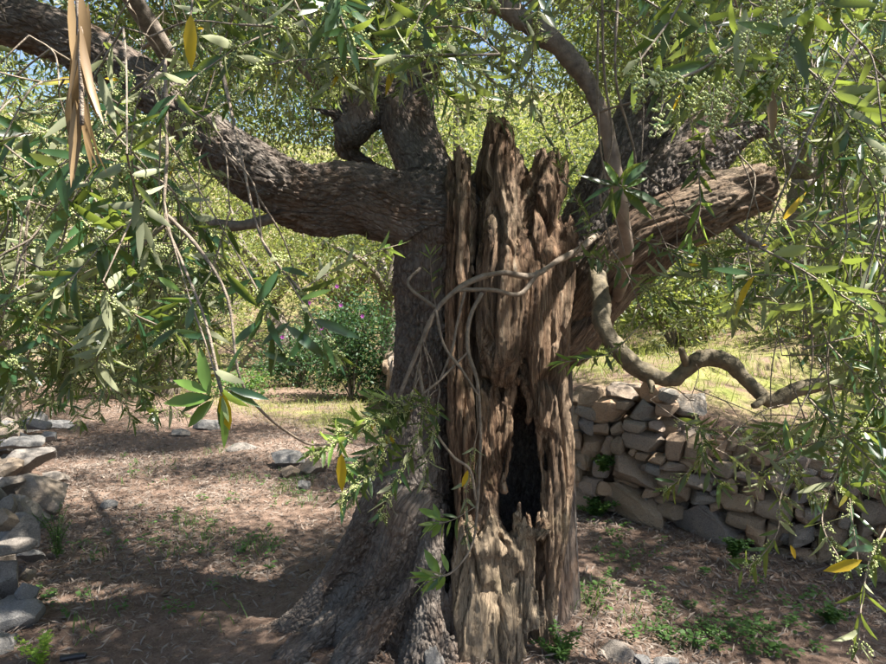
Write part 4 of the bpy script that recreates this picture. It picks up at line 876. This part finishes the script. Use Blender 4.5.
for q, (x, y, w_, h_, rt) in enumerate(WST):
    c = wall_hit(x, y); e = wall_hit(x + w_ / 2, y); u = np.linalg.norm(e[:2] - c[:2]) * 1.08; v = h_ / 2 * c[1] * PXM * 1.10
    dep = float(np.clip(0.55 * (u + v), 0.06, 0.17)); out = 0.02 + RNG.normal(0, 0.010) - dep
    loc = (c[0] + WNRM[0] * out, c[1] + WNRM[1] * out, c[2])
    stone(WPROTO, int(RNG.integers(99)), loc, (u, dep, v), (RNG.normal(0, .04), math.radians(rt * 0.6), WANG + RNG.normal(0, .05)), wall, WO)
def wall_run(A, B, ztop, n, seed, back=0.10, smin=0.05, smax=0.12):
    r = np.random.default_rng(seed); A = np.array(A); B = np.array(B); L = np.linalg.norm(B - A); D = (B - A) / L; Nn = np.array([D[1], -D[0]])
    if Nn @ (-A) < 0: Nn = -Nn
    for q in range(n):
        t = r.random(); z = r.random() ** 0.9; s = r.uniform(smin, smax); p = A + D * L * t; zt = ztop[0] * (1 - t) + ztop[1] * t
        p = p - Nn * (back + r.normal(0, 0.015)); stone(WPROTO, int(r.integers(99)), (p[0], p[1], z * zt), (s * r.uniform(1, 1.7), s, s * r.uniform(.6, .95)), (r.normal(0, .1), r.normal(0, .25), math.atan2(D[1], D[0]) + r.normal(0, .15)), wall, WO)
wall_run(WA, WB, (0.76, 0.5), 120, 5, 0.165, 0.05, 0.09)
wall_run(WA, WB, (0.78, 0.52), 90, 15, 0.075, 0.022, 0.042)
wall_run(WB, (3.45, 2.5), (0.5, 0.48), 45, 6, 0.06)
wall_run((0.35, 6.2), WA, (0.74, 0.8), 40, 7, 0.06)
wall_run((-1.0, 11.5), (-0.5, 8.5), (0.62, 0.75), 40, 8, 0.05, 0.10, 0.2)
for q in range(12):                                  # loose cap stones in the sun
    t = RNG.uniform(-0.1, 0.32); p = WA + (WB - WA) * t - WNRM * RNG.uniform(0.1, 0.35); s = RNG.uniform(0.05, 0.11)
    stone(WPROTO, q, (p[0], p[1], ground_z(p[0], p[1]) * 0 + np.interp(p[1], TOPY, TOPZ) + 0.02), (s * 1.4, s, s * 0.7), (0, 0, RNG.uniform(0, 6)), wall, WO)

lw = empty('rubble_wall', (-2.1, 3.6, 0), 'low tumbled rubble wall of grey stones along the left edge', 'stone wall'); LO = (-2.1, 3.6, 0)
for q, (x, y, w_, h_, d, rt) in enumerate([(16, 619, 44, 36, 3.05, 8), (26, 592, 18, 18, 3.1, 20), (8, 578, 32, 42, 3.25, 0), (12, 548, 40, 18, 3.22, -6), (18, 531, 38, 34, 3.7, 5), (3, 520, 18, 24, 3.6, 0), (22, 508, 36, 24, 4.1, 10), (6, 506, 20, 20, 4.0, 0),
      (48, 489, 48, 24, 4.55, 22), (14, 488, 34, 22, 4.5, 0), (55, 478, 24, 12, 4.9, 15), (26, 460, 48, 22, 5.1, -8), (8, 470, 26, 20, 4.9, 0), (20, 442, 40, 12, 5.7, -4), (12, 432, 30, 14, 6.0, 0), (2, 648, 18, 34, 2.85, 0), (12, 641, 16, 14, 2.9, 0), (-15, 560, 34, 50, 3.3, 0),
      (-20, 610, 44, 44, 3.05, 0), (-20, 500, 44, 40, 4.1, 0), (-20, 460, 44, 30, 4.9, 0), (30, 556, 22, 14, 3.6, 10), (40, 520, 16, 16, 4.2, 0), (28, 575, 12, 12, 3.35, 0), (-16, 650, 30, 30, 2.85, 0), (34, 424, 28, 12, 6.6, 0), (52, 436, 20, 10, 6.4, 0), (60, 425, 24, 10, 7.2, 0)]):
    c = at(x, y, d); s = d * PXM / 2; stone(RPROTO, q * 5 + 1, c, (w_ * s * 1.1, (w_ + h_) * 0.5 * s * 1.1, h_ * s * 1.1), (RNG.normal(0, .12), math.radians(rt), RNG.uniform(-.5, .5)), lw, LO)
rr = np.random.default_rng(77)
for q in range(60):                                  # stones carrying and extending the rubble
    t = rr.random(); c = np.array([-2.05, 2.7]) * (1 - t) + np.array([-4.5, 7.4]) * t; c = c + np.array([-rr.uniform(0.05, 0.6), rr.normal(0, .12)]); s = rr.uniform(0.06, 0.15)
    stone(RPROTO, q, (c[0], c[1], rr.uniform(0.0, 0.2)), (s * 1.3, s, s * .8), (rr.normal(0, .2), rr.normal(0, .2), rr.uniform(0, 6)), lw, LO)

for x, y, w_, h_, lab, nm in [(108, 505, 16, 12, 'small tan stone lying alone on the littered left ground', 'stone'), (287, 457, 34, 18, 'flat blue-grey rock in the low row behind the left clearing', 'rock'), (312, 464, 26, 18, 'grey rock at the trunk end of the low row behind the clearing', 'rock'),
      (289, 470, 18, 12, 'small tan stone in front of the flat blue-grey rock', 'stone'), (240, 446, 34, 12, 'half buried pale slab left of the flat blue-grey rock', 'rock'), (207, 423, 30, 12, 'pale sunlit slab at the far end of the low stone row', 'rock'),
      (618, 651, 40, 22, 'angular grey rock at the bottom edge right of the trunk', 'rock'), (644, 659, 22, 12, 'smaller grey rock touching the angular one at the bottom edge', 'rock'), (668, 662, 28, 12, 'pale low rock at the bottom edge, last of three', 'rock'),
      (546, 612, 26, 32, 'upper grey rock wedged against the right foot of the trunk', 'rock'), (551, 634, 26, 20, 'lower grey rock wedged against the right foot of the trunk', 'rock'), (432, 655, 26, 30, 'squarish lichened block between the live trunk and the dead slab', 'rock'),
      (251, 633, 11, 11, 'flat reddish-brown pebble beside the leftmost root', 'stone'), (303, 483, 14, 9, 'little stone in the grass left of the flowering twig', 'stone'), (180, 432, 20, 8, 'small flat stone in the sun at the back of the clearing', 'stone')]:
    g = on_ground(x, y + h_ / 2); d = g[1]
    if x in (432,): d = 2.62; g = at(x, y + h_ / 2, d)
    if x in (546, 551): d = 2.86; g = at(x, y + h_ / 2, d)
    s = d * PXM / 2; o = stone(RPROTO, x + y, (g[0], g[1] + h_ * s * 0.6, g[2] + h_ * s * 0.5), (w_ * s, (w_ + h_) / 2 * s, h_ * s * 1.1), (0.1, 0.1, RNG.uniform(-.4, .4)), name=nm)
    o['label'] = lab; o['category'] = nm; o['group'] = 'loose stones on the ground'
P0, P1 = on_ground(60, 659, 0.02), on_ground(86, 655, 0.02)
a = Acc(); a.add(*tube(catmull(np.array([P0, (P0 + P1) / 2 + [0, 0.004, 0], P1]), 6), 0.013, 10)); link('pipe', a.mesh('pipe'), M_BLACK, label='short black plastic pipe piece lying on the leaf litter at lower left', cat='pipe')

# ---------------------------------------------------------------- leaf litter, weeds, grass, shrubs
def scatter(n, x0, x1, y0, y1, dens, seed):
    r = np.random.default_rng(seed); x = r.uniform(x0, x1, n); y = r.uniform(y0, y1, n); k = r.random(n) < dens(x, y); return x[k], y[k], r
def litter():
    def dens(x, y):
        sd, _ = wall_sd(x, y); P = np.stack([x * 1.3, y * 1.3, x * 0], -1).astype(np.float32); nz = fbm(P, 41, 3)
        bare = np.exp(-(((x + 0.95) / 0.35) ** 2 + ((y - 2.95) / 0.4) ** 2))
        return np.clip(0.62 + nz * 0.9, 0.08, 1) * (sd < 0.1) * np.clip(1.25 - 0.09 * y, 0.15, 1) * (1 - 0.85 * bare) * (1 - 0.6 * grassy(x, y))
    x, y, r = scatter(330000, -5.5, 3.2, 2.0, 10.0, dens, 9); n = len(x)
    z = terrain(x, y) + r.uniform(0.001, 0.020, n); a = r.uniform(0, 2 * math.pi, n); pit = r.normal(0, 0.34, n)
    D = np.stack([np.cos(a) * np.cos(pit), np.sin(a) * np.cos(pit), np.sin(pit)], -1); S = unit(np.cross(D, [0, 0, 1.0]) + r.normal(0, .5, (n, 3))); S = unit(S - D * (S * D).sum(1)[:, None]); N = np.cross(S, D)
    L = 0.014 + 0.062 * r.random(n) ** 1.4; Wd = L * r.uniform(0.03, 0.095, n); B = np.stack([x, y, z], -1); cv = r.normal(0, 0.16, n) * L
    m = B + N * cv[:, None]
    V = np.stack([B - D * (L / 2)[:, None], m - S * Wd[:, None], m + S * Wd[:, None], B + D * (L / 2)[:, None]], 1).reshape(-1, 3)
    o = np.arange(n)[:, None] * 4; T = np.concatenate([o + np.array([[0, 1, 2]]), o + np.array([[1, 3, 2]])])
    ac = Acc(); ac.add(V, None, T); link('leaf_litter', ac.mesh('leaf_litter', True), M_LITTER, label='dry fallen olive leaves covering the ground under the tree', kind='stuff', cat='leaf litter')
    print('litter', n)
litter(); print('litter', round(time.time() - T0, 1))
def blades(acc, x, y, z, r, h, wd, lean=0.5):
    n = len(x); a = r.uniform(0, 2 * math.pi, n); b = r.uniform(0, 2 * math.pi, n); h = h * r.uniform(0.5, 1.3, n); ln = r.uniform(0.1, lean, n) * 2
    B = np.stack([x, y, z], -1); S = np.stack([np.cos(a), np.sin(a), 0 * a], -1) * wd; Ld = np.stack([np.cos(b), np.sin(b), 0 * b], -1)
    M_ = B + Ld * (h * ln * 0.3)[:, None] + np.array([0, 0, 1.0]) * (h * .6)[:, None]; T_ = B + Ld * (h * ln)[:, None] + np.array([0, 0, 1.0]) * (h * (1 - .25 * ln))[:, None]
    V = np.stack([B - S, B + S, M_ + S * .7, M_ - S * .7, T_], 1).reshape(-1, 3); o = np.arange(n)[:, None] * 5
    acc.add(V, o + np.array([[0, 1, 2, 3]]), o + np.array([[3, 2, 4]]))
def grass():
    ac = Acc()
    def dens(x, y):
        P = np.stack([x * 1.6, y * 1.6, x * 0], -1).astype(np.float32); return grassy(x, y) * np.clip(0.55 + 1.1 * fbm(P, 71, 3), 0.03, 1)
    x, y, r = scatter(90000, -6, 7, 2.5, 13, dens, 21); blades(ac, x, y, terrain(x, y), r, 0.05 + 0.13 * r.random(len(x)) ** 2, 0.0032, 0.8)
    link('grass', ac.mesh('grass', True), M_GRASS, label='short yellow-green grass on the sunny terrace and clearing beyond', cat='grass', kind='stuff')
grass()
def sprig(acc, p, r, h=0.07, nl=14, ll=0.022, wd=0.36):
    n = nl; t = r.uniform(0.25, 1, n); a = r.uniform(0, 2 * math.pi, n); rad = r.uniform(0.1, 0.6, n) * h
    B = p + np.stack([np.cos(a) * rad * .7, np.sin(a) * rad * .7, t * h], -1); D = unit(np.stack([np.cos(a), np.sin(a), r.uniform(-.2, .5, n)], -1)); N = unit(np.stack([-.3 * np.cos(a), -.3 * np.sin(a), np.ones(n)], -1) + r.normal(0, .25, (n, 3))); N = unit(N - D * (N * D).sum(1)[:, None])
    L = ll * r.uniform(.7, 1.3, n); acc.add(*leaf_geo(B, D, N, L, L * wd, np.full(n, .15), np.full(n, .1)))
def ground_cover():
    ac = Acc(); r = np.random.default_rng(31)
    spots = [(640, 560, 16), (630, 590, 14), (660, 605, 12), (620, 540, 12), (600, 525, 10), (700, 625, 22), (730, 640, 26), (690, 650, 22), (760, 650, 22), (745, 625, 16), (780, 630, 12), (820, 600, 8), (770, 600, 8), (730, 600, 8), (575, 590, 8), (590, 610, 8), (660, 640, 14), (800, 655, 10), (600, 565, 6), (720, 575, 5), (630, 565, 12), (565, 560, 6),
             (150, 480, 5), (190, 520, 6), (210, 530, 6), (150, 525, 4), (255, 545, 8), (250, 555, 6), (180, 548, 5), (120, 555, 5), (170, 610, 4), (95, 550, 5), (230, 500, 4), (60, 600, 4), (290, 500, 4), (130, 470, 4), (75, 620, 3), (270, 478, 6), (300, 490, 6), (240, 580, 3)]
    for x, y, n in spots:
        for q in range(max(2, int(n * (.55 if x > 540 else 1)))):
            g = on_ground(x + r.normal(0, 18), y + r.normal(0, 6)); 
            if wall_sd(g[0], g[1])[0] > -0.05: continue
            g[2] = ground_z(g[0], g[1])
            sprig(ac, g, r, r.uniform(.03, .075), int(r.integers(8, 18)), r.uniform(.014, .026))
    link('ground_cover', ac.mesh('ground_cover'), M_WEED, label='low green clover-like weeds creeping over the soil', cat='weeds', kind='stuff')
    ac = Acc()
    for x, y, n in [(190, 525, 40), (200, 535, 30), (255, 548, 45), (165, 465, 16), (140, 470, 14), (200, 545, 20), (300, 480, 50), (285, 490, 40), (85, 560, 14), (135, 480, 12), (240, 480, 30), (310, 500, 24), (590, 600, 50), (570, 610, 40), (640, 620, 30), (80, 635, 14), (110, 600, 14), (560, 590, 30), (220, 620, 10), (170, 560, 16), (215, 455, 30)]:
        g = on_ground(x, y); m = len(r.normal(0, 1, n)); xx = g[0] + r.normal(0, .07, m); yy = g[1] + r.normal(0, .10, m)
        blades(ac, xx, yy, terrain(xx, yy), r, np.full(m, .085), .0028, .9)
    link('grass', ac.mesh('grass_tufts'), M_WEED, label='sparse green grass blades poking through the leaf litter', cat='grass', kind='stuff')
ground_cover(); print('ground_cover', round(time.time() - T0, 1))
def plant(name, x, y, d, h, spread, nst, mat, label, cat='plant', ll=.02, ferny=False, z=None, width=.34, per=16):
    g = at(x, y, d) if d else on_ground(x, y); r = np.random.default_rng(int(x * 7 + y)); o = empty(name, g, label, cat); st = Acc(); lf = Acc()
    for q in range(nst):
        a = r.uniform(0, 2 * math.pi); tip = np.array([math.cos(a) * spread * r.random(), math.sin(a) * spread * r.random(), h * r.uniform(.55, 1)])
        C = catmull(np.array([[0, 0, -0.02], tip * np.array([.35, .35, .6]), tip]), 5); st.add(*tube(C, .0011 + h * .0016, 4, cap=False)[:2])
        for t in np.linspace(.2, 1, per):
            k = min(int(t * 10), len(C) - 1); p = C[k]; n = 3
            aa = r.uniform(0, 6.28, n); D = unit(np.stack([np.cos(aa), np.sin(aa), r.uniform(-.1, .6, n)], -1)); N = unit(np.array([[0, 0, 1.0]]) + r.normal(0, .35, (n, 3))); N = unit(N - D * (N * D).sum(1)[:, None]); L = ll * r.uniform(.6, 1.3, n) * (1.3 - .6 * t if ferny else 1)
            lf.add(*leaf_geo(p + r.normal(0, ll * .3, (n, 3)), D, N, L, L * width, np.full(n, .1), np.full(n, .15)))
    link('stems', st.mesh('stems'), mat, o); link('leaves', lf.mesh('leaves'), mat, o, kind='stuff'); return o
plant('feathery_weed', 58, 560, None, .34, .14, 9, M_WEED, 'tall feathery green weed growing beside the left rubble wall', ll=.022, ferny=True, width=.13, per=26)
plant('lime_weed', 42, 664, None, .14, .12, 7, M_LIME, 'small bright lime-green weed in the lower left corner', ll=.022, width=.22)
plant('wall_weed', 603, 470, 4.55, .10, .13, 12, M_WEED, 'green leafy weed sprouting from a joint high in the stone wall', ll=.024)
plant('wall_weed', 597, 520, 4.6, .16, .20, 16, M_WEED, 'leafy weed at the foot of the wall beside the trunk', ll=.028)
plant('wall_weed', 733, 556, 3.75, .10, .10, 12, M_WEED, 'round tuft of weed at the foot of the big wall boulder', ll=.022)
plant('leafy_weed', 560, 664, None, .14, .12, 10, M_WEED, 'fresh green weed at the bottom edge right of the dead slab', ll=.026, width=.2)
plant('leafy_weed', 830, 620, None, .07, .12, 10, M_WEED, 'low weed tuft near the wall foot at right', ll=.022)

def shrub(name, x, y, d, rx, rz, n, label, flowers=0, mat=M_SHRUB, ll=.055):
    g = on_ground(x, y) if d is None else at(x, y, d); g[2] = ground_z(g[0], g[1]); r = np.random.default_rng(int(x + y)); o = empty(name, g, label, 'shrub')
    nc = 46; c = unit(r.normal(0, 1, (nc, 3))) * (r.random((nc, 1)) ** .4); c = c * np.array([rx, rx * .7, rz * .5]) * .85 + np.array([0, 0, rz * .5])
    k = r.integers(0, nc, n); B = c[k] + r.normal(0, rx * .15, (n, 3)); B[:, 2] = np.abs(B[:, 2]); D = unit(r.normal(0, 1, (n, 3)) + np.array([0, 0, .2])); N = unit(r.normal(0, .6, (n, 3)) + np.array([0, -.2, 1.0])); N = unit(N - D * (N * D).sum(1)[:, None]); L = ll * r.uniform(.6, 1.3, n)
    lf = Acc(); lf.add(*leaf_geo(B, D, N, L, L * .26, np.full(n, .15), np.full(n, .2))); link('foliage', lf.mesh('foliage'), mat, o, kind='stuff')
    st = Acc()
    for q in range(0, nc, 3): st.add(*tube(catmull(np.array([[0, 0, -.05], c[q] * [.4, .4, .6], c[q]]), 4), .012, 5, cap=False)[:2])
    link('stems', st.mesh('stems'), M_BRANCH, o)
    if flowers:
        fl = Acc()
        for q in range(flowers):
            p = np.array([r.uniform(-rx, rx * .3), -rx * .55 + r.normal(0, .1), rz * r.uniform(.45, 1.0)]); a = np.arange(6) / 6 * 6.28; D = np.stack([np.cos(a), 0.3 * np.ones(6) * -1, np.sin(a)], -1); D = unit(D); N = np.tile([[0, -1.0, .2]], (6, 1)); N = unit(N - D * (N * D).sum(1)[:, None])
            fl.add(*leaf_geo(np.tile(p, (6, 1)), D, N, np.full(6, .035), np.full(6, .011), np.zeros(6), np.zeros(6)))
        link('flowers', fl.mesh('flowers'), M_FLOWER, o, 'scattered small purple flowers', kind='stuff')
shrub('flowering_shrub', 352, 386, 10.2, 0.95, 1.7, 6800, 'dark green shrub with purple flowers behind the clearing', 9)
shrub('shrub', 300, 380, 11.8, 0.9, 1.0, 3200, 'lower green shrub left of the purple-flowered one', 0)
shrub('shrub', 240, 400, 10.5, 0.6, 0.35, 900, 'low weedy shrub in the clearing behind the hanging yellow leaf', 0, M_WEED)

for q, (x, y, rx, rz, lab) in enumerate([(2.6, 7.6, .8, 1.0, 'yellow-green bush on the terrace behind the looping branch'), (4.0, 6.6, .9, 1.1, 'yellow-green bush on the terrace behind the right foliage'), (3.6, 9.2, 1.1, 1.5, 'taller yellow-green bush up the slope behind the right limb'), (1.6, 8.2, .7, .9, 'yellow-green bush on the terrace just right of the trunk'),
      (5.6, 8.0, 1.1, 1.5, 'bushy yellow-green shrub up the slope at far right'), (-4.8, 10.6, 1.0, 1.1, 'yellow-green bush behind the clearing at left'), (-7.0, 10.2, 1.2, 1.3, 'yellow-green bush far left beyond the rubble wall'), (5.2, 5.6, .7, .8, 'yellow-green bush on the terrace near the right edge')]):
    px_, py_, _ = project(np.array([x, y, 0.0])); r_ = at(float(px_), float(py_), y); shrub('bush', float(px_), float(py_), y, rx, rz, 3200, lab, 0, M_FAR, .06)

# ---------------------------------------------------------------- other olive trees of the grove
def tree_proto(seed, H=4.2, R=2.0, n=11000):
    r = np.random.default_rng(seed); nc = 95; c = unit(r.normal(0, 1, (nc, 3))) * (r.random((nc, 1)) ** .33); c = c * np.array([R, R, H * .36]) + np.array([0, 0, H * .60])
    k = r.integers(0, nc, n); s = .17 * R
    B = c[k] + r.normal(0, s, (n, 3)) * np.array([1, 1, .8]); D = unit(r.normal(0, 1, (n, 3)) + np.array([0, 0, -.35])); N = unit(r.normal(0, .7, (n, 3)) + np.array([0, 0, .7])); N = unit(N - D * (N * D).sum(1)[:, None])
    L = .085 * r.uniform(.7, 1.3, n); Wd = L * .17; S = np.cross(D, N); m = B + D * (L * .5)[:, None]
    V = np.stack([B, m - S * Wd[:, None], m + S * Wd[:, None], B + D * L[:, None]], 1).reshape(-1, 3); o = np.arange(n)[:, None] * 4
    cr = Acc(); cr.add(V, None, np.concatenate([o + np.array([[0, 2, 1]]), o + np.array([[1, 2, 3]])]))
    tr = Acc(); top = np.array([r.normal(0, .15), r.normal(0, .15), 1.2]); C = catmull(np.array([[0, 0, -.2], [.05, 0, .5], top]), 8); tr.add(*tube(C, np.linspace(.26, .16, len(C)), 12, .25, seed))
    for q in range(9):
        e = c[r.integers(nc)]; C = catmull(np.array([top, top * .5 + e * .5 + r.normal(0, .12, 3), e]), 6); tr.add(*tube(C, np.linspace(.11, .02, len(C)), 7, .2, seed + q))
    return cr.mesh('crown', False), tr.mesh('trunk')
TP = [tree_proto(5), tree_proto(6, 3.8, 1.8), tree_proto(7, 4.6, 2.2)]
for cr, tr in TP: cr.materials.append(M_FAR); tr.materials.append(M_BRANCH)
for q, (x, y, s, lab) in enumerate([(-4.4, 10.8, .8, 'small grove olive tree just beyond the clearing at left'), (-7.0, 7.6, .9, 'grove olive tree beyond the left rubble wall'), (-2.3, 15.5, 1.1, 'grove olive tree far behind the shrubs'), (2.9, 11.6, .95, 'grove olive tree on the terrace behind the looping branch'), (6.0, 11.4, 1.1, 'grove olive tree up the slope behind the right foliage'),
      (-5.6, 8.6, 1.0, 'grove olive tree farthest left behind the hanging foliage'), (-3.4, 14.5, 1.15, 'grove olive tree far behind the clearing on the left'), (-8.6, 12.0, 1.2, 'large grove olive tree at the far left background'),
      (-1.0, 13.5, 1.0, 'grove olive tree behind the purple-flowered shrub'), (1.6, 10.5, 0.95, 'grove olive tree directly behind the old trunk'), (4.6, 9.0, 1.0, 'grove olive tree on the terrace right of the trunk'), (7.6, 8.6, 1.05, 'grove olive tree on the terrace at the far right'),
      (3.6, 14.0, 1.2, 'grove olive tree high on the slope behind the right limb'), (-5.8, 18.5, 1.5, 'grove olive tree on the slope seen beyond the left limb'), (0.6, 18.0, 1.4, 'grove olive tree on the slope beyond the broken trunk top'), (8.5, 14.5, 1.3, 'grove olive tree high on the slope at right'),
      (-12.5, 18, 1.6, 'grove olive tree at the far left of the slope'), (6.2, 5.2, 0.85, 'grove olive tree on the terrace just beyond the right edge foliage'), (-1.8, 24, 1.9, 'tallest grove olive tree on the far slope behind the trunk'), (6.5, 22, 1.8, 'grove olive tree on the far slope behind the right foliage')]):
    cr, tr = TP[q % 3]; o = empty('grove_olive_tree', (x, y, ground_z(x, y)), lab, 'olive tree', 'olive trees of the grove behind'); o.rotation_euler.z = q * 1.9; o.scale = (s, s, s)
    link('trunk', tr, parent=o); link('crown', cr, parent=o, kind='stuff')
